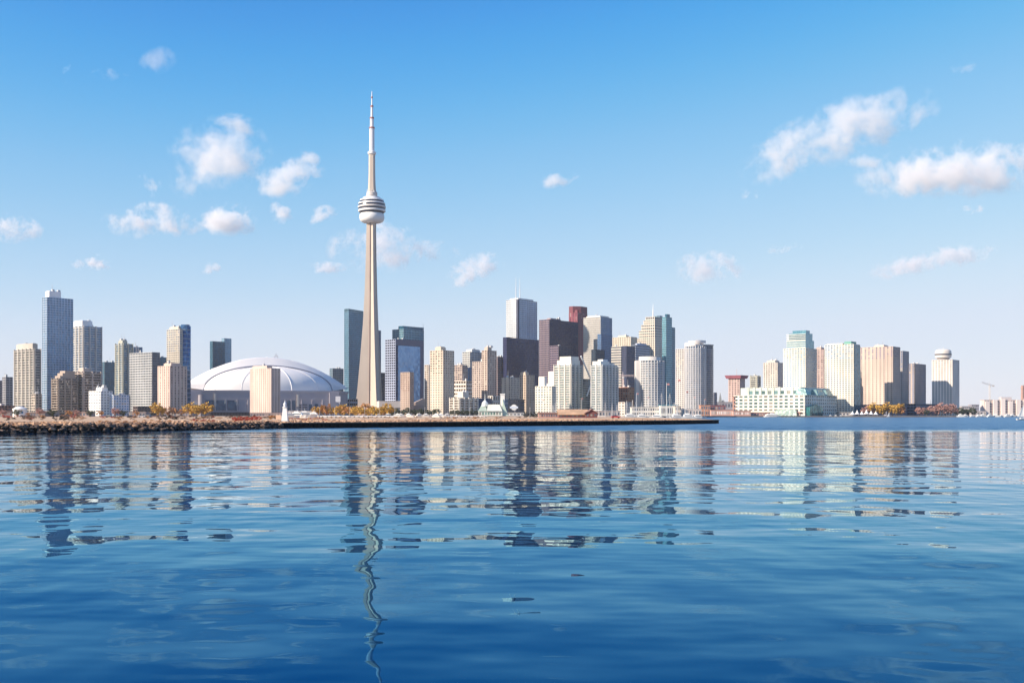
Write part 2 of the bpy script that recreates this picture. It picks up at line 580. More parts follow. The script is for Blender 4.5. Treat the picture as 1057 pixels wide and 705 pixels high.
for x, y, cw, chh, tilt, dens, lab in CLOUDS:
    D = 1150.0 / ((HY - y) / F_PX)
    D = min(max(D, 4200), 11000)
    o = put('cloud', cloud_me, None, px(x, y, D))
    wx, wz = cw * .68 * D / F_PX, chh * .68 * D / F_PX
    o.scale = (wx, max(wz * 1.2, wx * .45), wz)
    o.rotation_euler = (0, -R_(tilt), 0)
    o['thickness'] = dens * 175 / max(wz, 60) * 1.0
    tag(o, lab, 'cloud', 'clouds over the city')

# ================================================================== BUILDINGS
# The city's grid: every block shows a sunlit west face and a shaded south face that meet at the near corner.
PHI = R_(38)
E_R = Vector((math.sin(PHI), math.cos(PHI)))        # along the shaded face, away to the right
E_L = Vector((-math.cos(PHI), math.sin(PHI)))       # along the sunlit face, away to the left
GRID_RZ = math.atan2(E_R.y, E_R.x)

def reach(c, e, x):
    """length along e from c until the photo column x"""
    k = (x - CX) / F_PX
    den = e.x - k * e.y
    return (k * c.y - c.x) / den if abs(den) > 1e-6 else 30.0

def site(x0, xc, x1, D):
    c = Vector(((xc - CX) / F_PX * D, D))
    L = reach(c, E_L, x0)
    R = reach(c, E_R, x1)
    return c, min(max(L, 8.0), 160), min(max(R, 8.0), 160)

def height(y, D, gz=GZ):
    return EYE + (HY - y) / F_PX * D - gz

_share = {}
def shared_box(name, m, dims):
    key = (name, m.name, tuple(round(d, 2) for d in dims))
    if key not in _share:
        _share[key] = MB().box(*dims).mesh(name, m)
    return _share[key]

def windows(root, places, m, wl, hl, cap=100):
    """places: (face, along, z).  The first `cap` are objects of their own, the rest one part."""
    rest = MB()
    meL = shared_box('window', m, (-.06, .02, 0, wl, 0, hl))
    meR = shared_box('window', m, (0, wl, -.06, .02, 0, hl))
    for i, (fc, s, z) in enumerate(places):
        if i < cap:
            put('window', meL if fc == 'L' else meR, root, (0, s, z) if fc == 'L' else (s, 0, z))
        elif fc == 'L':
            rest.box(-.06, .02, s, s + wl, z, z + hl)
        else:
            rest.box(s, s + wl, -.06, .02, z, z + hl)
    if rest.v:
        tag(rest.build('window', m, root), kind='stuff')

def lattice(mb, L, R, h, fh, bayL, bayR, span, pier, d, z0=0.0, skipL=False, skipR=False):
    """spandrels and piers standing proud of the core on the two visible faces"""
    n = max(2, int(round((h - z0) / fh)))
    f = (h - z0) / n
    for k in range(n + 1):
        a = z0 + f * k
        b = min(a + f * span, h) if k < n else h + .6
        if not skipL:
            mb.box(-d, 0, -d, L, a, b)
        if not skipR:
            mb.box(0 if not skipL else -d, R, -d, 0, a, b)
    if pier > 0:
        for fc, ln, bay in (('L', L, bayL), ('R', R, bayR)):
            if (fc == 'L' and skipL) or (fc == 'R' and skipR):
                continue
            m = max(1, int(round(ln / bay)))
            for i in range(m + 1):
                c = ln * i / m
                a, b = max(0, c - pier / 2), min(ln, c + pier / 2)
                if fc == 'L':
                    mb.box(-d - .06, -.01, a, b, z0, h + .3)
                else:
                    mb.box(a, b, -d - .06, -.01, z0, h + .3)
    return n, f

def roof_kit(root, L, R, h, m, seed, pent=None, kit=True):
    rg = random.Random(seed)
    if pent:
        a0, a1, b0, b1, hh = pent                   # fractions of R and L, height in metres
        mb = MB().box(R * a0, R * a1, L * b0, L * b1, h, h + hh)
        mb.box(R * a0 + 1, R * a1 - 1, L * b0 + 1, L * b1 - 1, h + hh, h + hh + .8)
        mb.build('penthouse', m, root)
    if kit:
        for i in range(rg.randint(1, 3)):
            x, y, s, t = rg.uniform(.1, .7) * R, rg.uniform(.1, .7) * L, rg.uniform(2, 4), rg.uniform(1.4, 3.2)
            z = h + (pent[4] if pent and pent[0] * R - 3 < x < pent[1] * R and pent[2] * L - 3 < y < pent[3] * L else 0)
            MB().box(x, x + s, y, y + s * .8, z, z + t).box(x + .3, x + s - .3, y + .3, y + s * .8 - .3, z + t, z + t + .4).build('cooling_unit', paintm((.5, .5, .5)), root)

def roof_mast(root, R, L, h, seed):
    rg = random.Random(seed * 7 + 1)
    for i in range(rg.choice((0, 1, 1, 2))):
        x, y, t = rg.uniform(.2, .8) * R, rg.uniform(.2, .8) * L, rg.uniform(5, 11)
        MB().tube((x, y, h - 1), (x, y, h + t), .28, .12, 5).box(x - .8, x + .8, y - .1, y + .1, h + t * .6, h + t * .6 + .2).build('mast', paintm((.45, .45, .47)), root)

_n = [0]
def tower(name, label, cat, x0, xc, x1, yt, D, style, wall=CREAM, glass=G_SLATE, fh=3.1, bay=(4.2, 4.2), pent=None, group=None, kit=True,
          gz=GZ, span=.42, pier=.9, wallR=None, cap=100, depth=.4, podium=None, pentc=None):  # right face may get its own colour, mostly with its shade painted in
    _n[0] += 1
    c, L, R = site(x0, xc, x1, D)
    h = height(yt, D, gz)
    root = thing(name, label, cat, (c.x, c.y, gz), GRID_RZ, group)
    wm = wallm(wall)
    if style == 'punched':                          # masonry with separate windows
        mb = MB().box(0, R, 0, L, 0, h)
        n, f = lattice(mb, L, R, h, fh, bay[0], bay[1], span, pier, depth)
        MB.box(mb, 0, R, 0, L, h, h + .5)
        mb.build('wall', wm, root)
        pl = []
        for k in range(n - 1, -1, -1):
            z = f * k + f * span + .02
            for fc, ln, b in (('L', L, bay[0]), ('R', R, bay[1])):
                m = max(1, int(round(ln / b)))
                for i in range(m):
                    pl.append((fc, ln * i / m + pier / 2 + .03, z))
        bl = L / max(1, int(round(L / bay[0])))
        br = R / max(1, int(round(R / bay[1])))
        windows(root, pl, panem(tuple(g * .7 for g in glass)), min(bl, br) - pier - .06, f * (1 - span) - .04, cap)
    elif style == 'curtain':                        # glass skin with mullions and floor lines
        MB().box(0, R, 0, L, 0, h).build('glazing', glassm(glass), root)
        mb = MB()
        lattice(mb, L, R, h, fh, bay[0], bay[1], span, pier, .18, skipR=bool(wallR))
        mb.build('mullion_grid', wm, root)
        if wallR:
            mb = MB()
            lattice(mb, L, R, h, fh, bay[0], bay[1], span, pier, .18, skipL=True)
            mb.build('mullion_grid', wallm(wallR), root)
    elif style == 'office':                         # strong spandrel bands, glass behind
        MB().box(0, R, 0, L, 0, h).build('glazing', glassm(glass), root)
        mb = MB()
        lattice(mb, L, R, h, fh, bay[0], bay[1], span, pier, .5, skipR=bool(wallR))
        mb.build('spandrel_grid', wm, root)
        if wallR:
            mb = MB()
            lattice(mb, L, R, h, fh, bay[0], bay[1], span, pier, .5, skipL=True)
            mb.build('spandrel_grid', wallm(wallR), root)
    elif style == 'condo':                          # glass walls, a balcony slab per storey, solid piers
        MB().box(0, R, 0, L, 0, h).build('glazing', glassm(glass, light=.10), root)
        n = max(3, int(round(h / fh)))
        f = h / n
        mb = MB()
        for fc, ln, b in (('L', L, bay[0]), ('R', R, bay[1])):
            m = max(1, int(round(ln / (b * 2.3))))
            for i in range(m + 1):
                q = ln * i / m
                a, e = max(0, q - pier * .8), min(ln, q + pier * .8)
                if fc == 'L':
                    mb.box(-1.5, -.01, a, e, 0, h + 1)
                else:
                    mb.box(a, e, -1.5, -.01, 0, h + 1)
        mb.box(0, R, 0, L, h + .004, h + .5)
        mb.build('pier_wall', wm, root)
        key = ('balc', round(L, 1), round(R, 1), wall)
        q = MB().box(-1.4, -.005, -1.4, L, 0, 1.15).box(0, R, -1.4, -.005, 0, 1.15)
        me = q.mesh('balcony', wm)
        for k in range(n):
            put('balcony', me, root, (0, 0, f * k + .6))
    if podium:
        ph = podium
        MB().box(-5, R + 5, -5, L, 0, ph).build('podium', wm, root)
    if kit:
        roof_mast(root, R, L, h + (pent[4] if pent else .5), _n[0])
    roof_kit(root, L, R, h + .5, wallm(pentc) if pentc else wm, _n[0], pent, kit)
    return root, L, R, h

# ---- west end (left of the dome)
T = tower
T('apartment_block', 'low dark blue apartment block at the edge of the picture, shorter of two', 'building', -12, -8, 2.2, 393, 1500, 'curtain', (.2, .2, .24), G_SLATE, pier=.5)
T('apartment_block', 'dark blue low apartment block with pale corner fin beside the beige gridded tower', 'building', 2.4, 6, 13.2, 389.5, 1450, 'curtain', (.3, .29, .3), G_SLATE, pier=1.0)
T('brick_warehouse', 'low red brown brick warehouse at the foot of the dark blue flats', 'building', -20, -6, 15, 419, 1380, 'punched', (.3, .14, .1), G_DARK, bay=(4, 4), cap=60)
T('apartment_tower', 'beige apartment tower with balcony grid and flat wide penthouse beside the tallest blue tower', 'apartment tower', 15.2, 35.5, 42, 360.5, 1400, 'condo', (.47, .43, .38), (.07, .09, .12), pent=(.1, .9, .12, .95, 6.5))
T('apartment_tower', 'tallest blue glass apartment tower with white rooftop box', 'apartment tower', 43.5, 48.5, 75.5, 307, 1450, 'curtain', (.42, .50, .60), (.10, .24, .42), fh=3.0, bay=(3.6, 4.2), pier=.8, span=.30, pent=(.1, .55, .1, .9, 7.5), pentc=(.85, .83, .8))
T('apartment_tower', 'blue gray apartment tower with white penthouse behind the terraced brown flats', 'apartment tower', 75, 86, 105, 337, 1500, 'condo', (.55, .53, .5), G_BLUE, pent=(.0, .55, .1, .9, 7), pentc=(.85, .83, .8))
t = T('terraced_flats', 'brown terraced apartment block with stepped rounded top in front of the blue towers', 'apartment block', 54, 60, 79.5, 391, 1340, 'condo', (.34, .27, .22), G_DARK, fh=3.0)
_, L, R, h = t
mb = MB()
for k, (a, b, z) in enumerate(((.12, .95, 3.2), (.25, .9, 6.4), (.38, .85, 9.2))):
    mb.box(R * a, R * b, L * .05, L * .95, h + .5 + (0 if k == 0 else (3.2, 6.4)[k - 1]), h + .5 + z)
mb.build('terrace', wallm((.36, .29, .24)), t[0])
T('terraced_flats', 'brown apartment block with tall pale corner and white balconies next to the rounded one', 'apartment block', 77, 86, 104, 384, 1360, 'condo', (.46, .38, .33), G_DARK, fh=3.0, pent=(.1, .5, .2, .8, 3.5))
T('town_house', 'narrow pale slab squeezed between the gridded beige tower and the blue tower', 'building', 33.5, 36.5, 41.5, 407, 1340, 'punched', BEIGE, G_DARK, cap=40)
t = T('apartment_block', 'white stepped low apartment block with small square windows', 'apartment block', 92, 104, 116, 404, 1320, 'punched', WHITE, G_SLATE, bay=(3.6, 3.6), span=.5, pier=1.4, pent=(.3, .8, .2, .7, 4))
T('apartment_block', 'white and pale blue low apartment block stepping down beside the other white one', 'apartment block', 114, 117, 133, 408, 1325, 'punched', (.68, .72, .78), G_BLUE, bay=(3.6, 3.6), pier=1.0)
T('office_tower', 'dark teal glass block rising behind the white stepped flats', 'office building', 104, 108, 121, 374, 1700, 'curtain', (.1, .13, .15), G_TEAL, pier=.3)
T('apartment_tower', 'greenish tower with pale lit edge and dark blue side behind the gray slab', 'apartment tower', 119.5, 127, 137, 355, 1560, 'condo', (.47, .47, .40), G_BLUE, pent=(.1, .6, .2, .8, 4))
T('apartment_tower', 'dark blue tower peeking out over the pale gray slab', 'apartment tower', 135, 138, 147, 358.5, 1640, 'curtain', (.2, .22, .26), G_BLUE)
T('apartment_tower', 'pale gray slab tower with fine window grid and end wall darkened as shade', 'apartment tower', 133.5, 157, 165, 364, 1420, 'curtain', (.47, .47, .46), G_SLATE, bay=(3.4, 8), pier=.8, span=.38, wallR=(.10, .11, .14))  # end wall's grid painted dark to carry its shade
T('apartment_tower', 'dark teal slab behind the pink hotel', 'apartment tower', 160, 163, 173, 369, 1650, 'curtain', (.12, .15, .18), G_TEAL)
t = T('apartment_tower', 'cream tower with tall curved blue glass corner behind the pink hotel', 'apartment tower', 172.3, 185.5, 193, 340, 1560, 'punched', (.60, .54, .45), G_SLATE, bay=(4, 4), pent=(.0, .5, .1, .8, 3))
_, L, R, h = t
cyl = MB().lathe([(R * .62, 0), (R * .62, h + 5), (R * .5, h + 5.01), (R * .5, h + 7)], 28, R * .95, R * .25)
cyl.build('glass_corner', glassm(G_BLUE, cell=(2, 2, 3.1)), t[0], True)
for k in range(0, int(h / 3.1), 1):
    pass
ring = MB().lathe([(R * .62 + .2, 0), (R * .62 + .2, .8)], 28, R * .95, R * .25).mesh('floor_band', wallm((.3, .36, .42)))
for k in range(1, int(h / 6.2) + 1):
    put('floor_band', ring, t[0], (0, 0, k * 6.2))
T('hotel_tower', 'pink stone hotel tower with vertical window strips in front of the cream tower', 'hotel', 163, 175.5, 193, 378, 1340, 'punched', (.56, .43, .37), (.05, .04, .05), fh=3.0, bay=(7, 5.2), span=.3, pier=3.0, pent=(.2, .8, .2, .8, 3))
T('parking_garage', 'low dark brown parking garage beneath the gray slab tower', 'garage', 138, 142, 168, 420, 1300, 'office', (.16, .11, .1), G_DARK, fh=3.2, pier=.5, kit=False)
T('office_tower', 'dark teal glass tower rising behind the left end of the dome', 'office tower', 217, 219.5, 232, 352.5, 2100, 'curtain', (.06, .10, .12), G_TEAL, fh=3.9, pier=.3, span=.2, kit=False)
T('office_tower', 'pale blue glass tower tucked behind the dark teal one above the dome', 'office tower', 229, 231.5, 238.8, 349.5, 2200, 'curtain', (.28, .40, .48), G_SKY, fh=3.9, pier=.3, kit=False)

# ---- around the observation tower
T('hotel_tower', 'pinkish beige hotel tower standing right in front of the dome', 'hotel', 258.3, 280, 289.2, 380.5, 1440, 'punched', (.58, .46, .40), (.06, .05, .055), fh=3.0, bay=(9, 5), span=.35, pier=3.4, pent=(.1, .7, .25, .95, 3))
T('office_tower', 'small gray teal block between the dome and the wedge topped glass tower', 'office building', 341, 343.5, 354.5, 380.5, 2000, 'curtain', (.2, .23, .26), G_TEAL, kit=True)
t = T('office_tower', 'teal glass tower with slanted wedge top behind the observation tower', 'office tower', 355.3, 360, 375, 322.5, 2150, 'curtain', (.24, .36, .45), G_TEAL, fh=3.9, bay=(3, 3), pier=.25, span=.22, kit=False)
_, L, R, h = t
MB().add([(0, 0, h + .6), (R, 0, h + .6), (R, L, h + .6), (0, L, h + .6), (0, 0, h + 7), (R, 0, h + 5), (R, L, h + 5), (0, L, h + 7), (R * .3, 0, h + .7)],
         [(3, 2, 1, 0), (4, 5, 6, 7), (0, 1, 5, 4), (1, 2, 6, 5), (2, 3, 7, 6), (3, 0, 4, 7)]).build('crown_screen', glassm((.10, .2, .27)), t[0])
T('office_tower', 'slim dark blue tower showing just past the observation tower shaft', 'office tower', 384, 386, 393.2, 341, 2250, 'curtain', (.1, .13, .18), G_BLUE, kit=False)
T('office_tower', 'low navy block between the shaft and the blue framed tower', 'office building', 391, 393, 398.5, 385, 2050, 'curtain', (.1, .11, .14), G_DARK, kit=False)
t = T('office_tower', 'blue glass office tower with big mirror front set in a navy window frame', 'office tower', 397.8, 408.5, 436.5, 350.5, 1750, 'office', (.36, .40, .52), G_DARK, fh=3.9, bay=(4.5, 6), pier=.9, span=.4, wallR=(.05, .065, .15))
_, L, R, h = t
MB().box(R * .05, R * .86, -2.2, -.7, 8, h - 9).build('mirror_front', glassm((.17, .30, .50), (.12, .24, .44), cell=(3, 3, 3.9), metal=.55, light=.0), t[0])
mb = MB().box(-1, R + .6, -1.2, -.72, h - 8.5, h + 1).box(R * .87, R + .6, -1.2, -.72, 0, h - 8.6)
mb.build('frame_band', paintm((.04, .055, .13), .3), t[0])
T('apartment_tower', 'slab built as the tan reflection in the mirror front of the blue framed tower', 'apartment tower', 413.5, 423, 424.6, 384.5, 1640, 'punched', (.42, .31, .25), (.1, .07, .06), bay=(4, 4), pier=1.6, cap=60, kit=False)  # solid slab added in place of a tan reflection in the glass
t = T('office_tower', 'teal glass tower with pale stepped shoulder behind the blue framed tower', 'office tower', 405, 416.5, 437.5, 340, 2000, 'curtain', (.30, .42, .48), (.08, .24, .32), fh=3.9, bay=(4, 4), pier=.3, span=.25, kit=False)
_, L, R, h = t
MB().box(0, R, 0, L * .45, h + .6, h + 6).build('crown_screen', glassm(G_TEAL), t[0])
MB().tube((R * .96, 0, h), (R * .96, 0, h + 14), .5, .2).build('mast', paintm((.5, .55, .55)), t[0])
# convention centre
c = thing('convention_centre', 'low beige convention hall with plain roof slab right of the tower base', 'hall', (*at(392, 1720), GZ), R_(12))
MB().box(0, 33, 0, 40, 0, 12).build('wall', wallm((.3, .29, .3)), c)
MB().box(-1, 34, -1, 41, 12, 22).build('roof', wallm((.55, .49, .45)), c)
for i in range(6):
    put('window', shared_box('window', panem((.06, .08, .12)), (0, 4.2, -.08, 0, 0, 5)), c, (1.2 + i * 5.3, 0, 3))
c = thing('convention_centre', 'tan low hall with sloped corner and boxy wings beside the tall beige flats', 'hall', (*at(416, 1660), GZ), R_(10))
MB().box(0, 38, 0, 30, 0, 15).build('wall', wallm((.42, .33, .29)), c)
MB().prism_y([(6, 15), (38, 15), (38, 22), (30, 25), (17, 19)], 2, 28).build('roof', wallm((.52, .41, .35)), c)
MB().box(8, 14, -3, 0, 0, 18).build('stair_block', wallm((.35, .27, .26)), c)
for i in range(5):
    put('window', shared_box('window', panem((.06, .06, .08)), (0, 3, -.08, 0, 0, 3.5)), c, (16 + i * 4.4, 0, 5))
T('hall', 'plain gray hall behind the tower base between the dome and the shaft', 'hall', 355, 361, 369, 412, 1900, 'office', (.5, .45, .42), G_DARK, fh=7, pier=.6, kit=False)

# ---- beige apartment cluster
T('apartment_tower', 'tall beige apartment tower with brown shaded side nearest the spit', 'apartment tower', 444, 457.3, 468.6, 362, 1380, 'punched', (.64, .54, .43), (.09, .07, .06), fh=2.9, bay=(4.4, 4.2), pier=1.5, span=.45, pent=(.1, .55, .25, .7, 4))
T('apartment_tower', 'slim pale slab hiding behind the tall beige apartment tower', 'apartment tower', 440, 442.5, 447, 377, 1650, 'punched', (.6, .51, .43), (.1, .08, .07), cap=40, kit=False)
T('apartment_block', 'brown gridded mid rise between the two beige apartment towers', 'apartment block', 466, 477, 482.5, 377, 1600, 'punched', (.47, .37, .32), (.05, .05, .06), bay=(4, 4), pier=.8)
T('office_tower', 'dark blue glass mid rise between the two beige apartment towers', 'office building', 480, 482.5, 489, 379.5, 1620, 'curtain', (.10, .12, .18), G_BLUE, kit=False)
T('office_tower', 'pale gray office slab with bright end behind the stepped beige tower', 'office tower', 477.5, 485, 499, 363.5, 1950, 'office', (.64, .62, .57), G_SLATE, fh=3.8, pent=(.2, .8, .1, .9, 4))
T('apartment_tower', 'stepped beige apartment tower, left wing lower and darker', 'apartment tower', 487.5, 498.5, 504, 373.5, 1540, 'punched', (.50, .41, .36), (.06, .055, .06), fh=2.9, bay=(3.6, 3.6), pier=1.2)
T('apartment_tower', 'stepped beige apartment tower, taller wing with brown center strip and reddish penthouse', 'apartment tower', 497.5, 503, 512.3, 362, 1500, 'punched', (.58, .46, .38), (.07, .05, .05), fh=2.9, bay=(3.8, 4.4), pier=1.5, pent=(.15, .6, .2, .8, 4))
T('office_tower', 'brown banded office block left of the black tower', 'office tower', 511.5, 513.5, 524, 368.5, 1950, 'office', (.36, .27, .26), G_DARK, fh=3.7, pier=.3)
T('apartment_block', 'white beige mid rise with overhanging top above the lakeside flats', 'apartment block', 468.5, 481, 487, 393.5, 1480, 'office', (.68, .60, .50), (.16, .12, .1), fh=5, pier=.8)
T('apartment_block', 'lakeside low rise flats of white balconies with raised center bay', 'apartment block', 464.5, 474, 493, 411, 1330, 'condo', (.64, .58, .50), (.16, .12, .10), fh=2.9, bay=(3.4, 3.4), pent=(.3, .62, .2, .8, 6.5))
T('office_block', 'low blue glass office block behind the green roofed pavilion', 'office building', 492, 495, 507, 411.5, 1420, 'curtain', (.05, .10, .18), (.03, .12, .28), pier=.3, kit=False)
T('office_block', 'pale low block with brown openings behind the pavilion chimney', 'building', 505, 509, 517.5, 409, 1440, 'office', (.66, .62, .55), (.2, .15, .13), fh=9, pier=1.6, kit=False)

# ---- financial district
t = T('bank_tower', 'white marble bank tower with thin window lines and twin rooftop antennas, tallest box', 'office tower', 522.7, 534.3, 554.3, 309.5, 2250, 'office', (.80, .79, .78), (.08, .11, .16), fh=4.0, bay=(4.5, 6), pier=.35, span=.62, depth=.3, wallR=(.62, .66, .72), kit=False)  # right face of the marble tinted dimmer and bluish as shade
root, L, R, h = t
MB().box(-1.0, 4.5, -1.0, 3.2, 0, h + .7).build('corner_fin', wallm((.07, .08, .12)), root)
MB().box(R * .12, R * .9, L * .15, L * .9, h + .6, h + 4.5).build('penthouse', wallm((.6, .6, .6)), root)
for x, hh in ((.08, 46), (.28, 45)):
    MB().tube((R * x + 4, L * .4, h), (R * x + 4, L * .4, h + hh * .55), .9, .7).tube((R * x + 4, L * .4, h + hh * .55), (R * x + 4, L * .4, h + hh), .5, .25).build('antenna', paintm((.62, .62, .64)), root)
T('bank_tower', 'black steel and glass tower in front of the white marble tower', 'office tower', 521.5, 523, 556.2, 348.5, 1950, 'curtain', (.018, .02, .06), (.025, .035, .12), fh=3.9, bay=(3.2, 3.2), pier=.35, span=.25, kit=False)
T('bank_tower', 'dark bronze glass tower with brownish sunlit side right of the black tower', 'office tower', 556.6, 567, 596.5, 330, 2050, 'office', (.32, .24, .25), (.025, .035, .11), fh=3.9, bay=(3.4, 3.4), pier=.5, span=.34, wallR=(.02, .024, .07), pent=(.15, .5, .3, .7, 3))  # one grid in two colours: browned by sun, darkened as shade
T('bank_tower', 'lower dark tower set before the bronze one with brown lit edge', 'office tower', 567.5, 576.5, 590.5, 357, 1900, 'office', (.26, .19, .22), (.03, .036, .1), fh=3.9, pier=.5, wallR=(.05, .05, .08))  # brown holds the left side's sunlight, near black the right side's shade
t = T('bank_tower', 'slim red granite tower with a notch cut down its top', 'office tower', 587.3, 596, 606.2, 323, 2300, 'punched', (.21, .055, .075), (.06, .02, .035), fh=4, bay=(6, 6), pier=3.6, span=.3, kit=False, cap=60)
root, L, R, h = t
mb = MB()
mb.prism([(0, L * .55), (0, L), (R, L), (R, 0), (R * .35, 0)], h + .5, h + 14)
mb.prism([(0, 0), (0, L * .30), (R * .12, 0)], h + .5, h + 6)
mb.build('notched_top', wallm((.17, .045, .06)), root)
T('bank_tower', 'cream lit and blue shaded steel tower with vertical ribs right of the red one', 'office tower', 602.3, 620, 631.6, 327.5, 2150, 'office', (.66, .61, .54), (.16, .19, .22), fh=3.9, bay=(2.6, 2.6), pier=.75, span=.28, wallR=(.34, .43, .56), pent=(.1, .9, .1, .9, 2.5))  # same steel ribs, with blue shade put into the right face's colour
T('office_tower', 'dark blue glass block stepping out below the cream steel tower', 'office tower', 618.5, 620.5, 632, 345, 2050, 'curtain', (.10, .15, .26), G_BLUE, kit=False)
T('office_tower', 'very dark teal block under the cream steel tower', 'office tower', 612, 614.5, 624, 361, 1900, 'curtain', (.03, .05, .08), (.01, .03, .06), kit=False)
T('office_tower', 'cream office slab with rounded lower annex left of the stepped stone tower', 'office tower', 630.5, 651, 657.5, 348, 2100, 'office', (.70, .62, .50), (.35, .3, .25), fh=3.9, bay=(4, 4), pier=1.8, span=.3, pent=(.2, .7, .3, .7, 3))
T('office_tower', 'pale banded annex with horizontal windows before the cream slab', 'office building', 631, 641, 646, 358, 2000, 'office', (.60, .54, .46), G_SLATE, fh=4.5, pier=0, span=.5)
T('office_tower', 'dark navy blade of glass behind the round balconied condominium', 'office tower', 645, 646.5, 655.5, 357.5, 1850, 'curtain', (.06, .07, .12), (.02, .035, .09), kit=False)
T('office_tower', 'gray blue office block with flat bands beside the navy blade', 'office tower', 653, 656, 670.5, 356.5, 1950, 'office', (.36, .40, .50), G_SLATE, fh=4, pier=0, span=.45, pent=(.2, .9, .3, .8, 3))
# stepped stone tower with spire
root = thing('bank_tower', 'stepped cream stone tower with a white spire on top', 'office tower', (0, 0, 0))
c, L, R = site(657, 676, 687, 2120)
root.location, root.rotation_euler = (c.x, c.y, GZ), (0, 0, GRID_RZ)
mb, gz_ = MB(), MB()
prev = 0
for y, a0, a1 in ((349, 0, 1), (341, .12, 1), (335, .24, 1), (330.5, .36, 1), (327, .46, .95)):
    h1 = height(y, 2120)
    l0, l1, r1 = 0, L * (1 - a0), R * (1 if a0 == 0 else .97 - a0 * .15)
    gz_.box(.4 + a0 * 4, r1, .4 + a0 * 4, l1, prev, h1)
    n = max(1, int((h1 - prev) / 3.9))
    for k in range(n + 1):
        z = prev + (h1 - prev) * k / n
        zz = min(z + 1.9, h1 + .5)
        mb.box(a0 * 4, .4 + a0 * 4, a0 * 4, l1, z, zz).box(.4 + a0 * 4, r1, a0 * 4, .4 + a0 * 4, z, zz)
    for i in range(int(l1 / 4.5) + 1):
        q = min(i * 4.5, l1 - 1.6)
        mb.box(a0 * 4 - .06, a0 * 4 + .3, a0 * 4 + q, a0 * 4 + q + 1.3, prev, h1 + .4)
    for i in range(int(r1 / 4.5)):
        mb.box(a0 * 4 + i * 4.5, a0 * 4 + i * 4.5 + 1.3, a0 * 4 - .06, a0 * 4 + .3, prev, h1 + .4)
    prev = h1
gz_.build('glazing', glassm(G_SLATE), root)
mb.build('stone_grid', wallm((.68, .60, .49)), root)
MB().tube((R * .35, L * .3, prev), (R * .35, L * .3, prev + 14), 1.6, .9).tube((R * .35, L * .3, prev + 14), (R * .35, L * .3, prev + 26), .7, .3).build('spire', paintm((.85, .85, .85)), root)
MB().box(R * .6, R * .9, L * .1, L * .4, prev, prev + 4).build('penthouse', wallm((.2, .3, .36)), root)
t = T('office_tower', 'tall teal glass tower with brighter taller fin beside the stepped stone tower', 'office tower', 684.5, 687.5, 693.5, 327.5, 2000, 'curtain', (.26, .42, .48), (.08, .26, .34), fh=3.9, pier=.25, span=.3, kit=False)
_, L, R, h = t
MB().box(R * .98, R * 1.75, 2, L, 0, h - 16).build('side_wing', glassm(G_TEAL), t[0])
mb = MB()
for k in range(int((h - 16) / 3.9)):
    mb.box(R * 1.0, R * 1.75 + .1, 1.8, 1.99, k * 3.9, k * 3.9 + 1.0)
mb.build('floor_edge', wallm((.12, .22, .27)), t[0])
MB().box(R * .3, R * .8, L * .2, L * .7, h + .5, h + 6).build('penthouse', glassm(G_TEAL), t[0])

# ---- lakeside condominiums below the financial district
T('apartment_tower', 'cream tower with domed gray face and rounded top below the black tower', 'apartment tower', 518, 527, 537.5, 390, 1560, 'punched', (.64, .56, .46), (.07, .06, .07), bay=(7, 3.2), pier=1.2, span=.4)
T('apartment_tower', 'beige brown ribbed tower right of the rounded cream one', 'apartment tower', 536.5, 543, 551.5, 387.5, 1520, 'punched', (.54, .43, .33), (.09, .07, .06), bay=(4, 3.4), pier=1.5, span=.4, pent=(.0, .4, .1, .9, 3.5))
T('office_block', 'dark blue low block with white emblem panel beside the pavilion', 'building', 522, 524.5, 541, 412.5, 1400, 'curtain', (.03, .05, .10), (.02, .05, .11), fh=5, pier=.3, span=.2, kit=False)
t = T('apartment_block', 'white low rise block with tall narrow penthouse before the diagonal braced condominium', 'apartment block', 552.6, 569.5, 573.5, 399, 1360, 'punched', (.72, .69, .60), (.13, .14, .13), fh=3.0, bay=(4.2, 4.2), pier=1.2, span=.4, kit=False)
_, L, R, h = t
MB().box(R * .2, R * .8, L * .5, L * .85, h + .5, h + 12).build('penthouse', wallm((.74, .70, .62)), t[0])
# condominium with diagonal mast
t = T('apartment_tower', 'cream stepped condominium with white diagonal brace folded over its glass side', 'apartment tower', 572, 589, 600.5, 377, 1400, 'condo', (.68, .64, .56), (.20, .28, .33), fh=2.9, bay=(3.6, 3.6), pier=.8, kit=False)
root, L, R, h = t
mb = MB()
mb.prism([(1, 0), (R * .85, 0), (R * .85, L * .85), (1, L * .85)], h + .5, h + 6.5).prism([(2, 1), (R * .8, 1), (R * .8, L * .72), (2, L * .72)], h + 6.5, h + 11)
mb.build('penthouse', wallm((.70, .66, .58)), root)
MB().box(0, R * .9, L + .01, L + 9, 0, h - 7).box(0, R * .8, L + 9.01, L + 16, 0, h - 22).build('stepped_wing', wallm((.62, .57, .50)), root)
MB().box(R + .01, R * 1.9, 2, L, 0, h - 16).build('glass_side', glassm((.05, .09, .13)), root)
mb = MB()
for k in range(int((h - 16) / 2.9)):
    mb.box(R + .02, R * 1.9 + .8, .6, 1.99, k * 2.9 + .5, k * 2.9 + 1.3)
mb.build('floor_edge', wallm((.32, .36, .40)), root)
p = [Vector((R * .80, -2, h + 12)), Vector((R * 1.72, -3.4, h - 19)), Vector((R * 1.24, -3.6, h - 38))]
MB().tube(p[0], p[1], 1.0).build('brace', paintm(WHITE), root)
MB().tube(p[1], p[2], 1.0).build('brace', paintm(WHITE), root)
t = T('apartment_tower', 'pale gray condominium with stepped white crown and blue balconies right of the braced one', 'apartment tower', 610.5, 621, 637.5, 377, 1380, 'condo', (.60, .60, .57), (.20, .28, .34), fh=2.9, bay=(3.4, 3.4), pier=.7, kit=False)
root, L, R, h = t
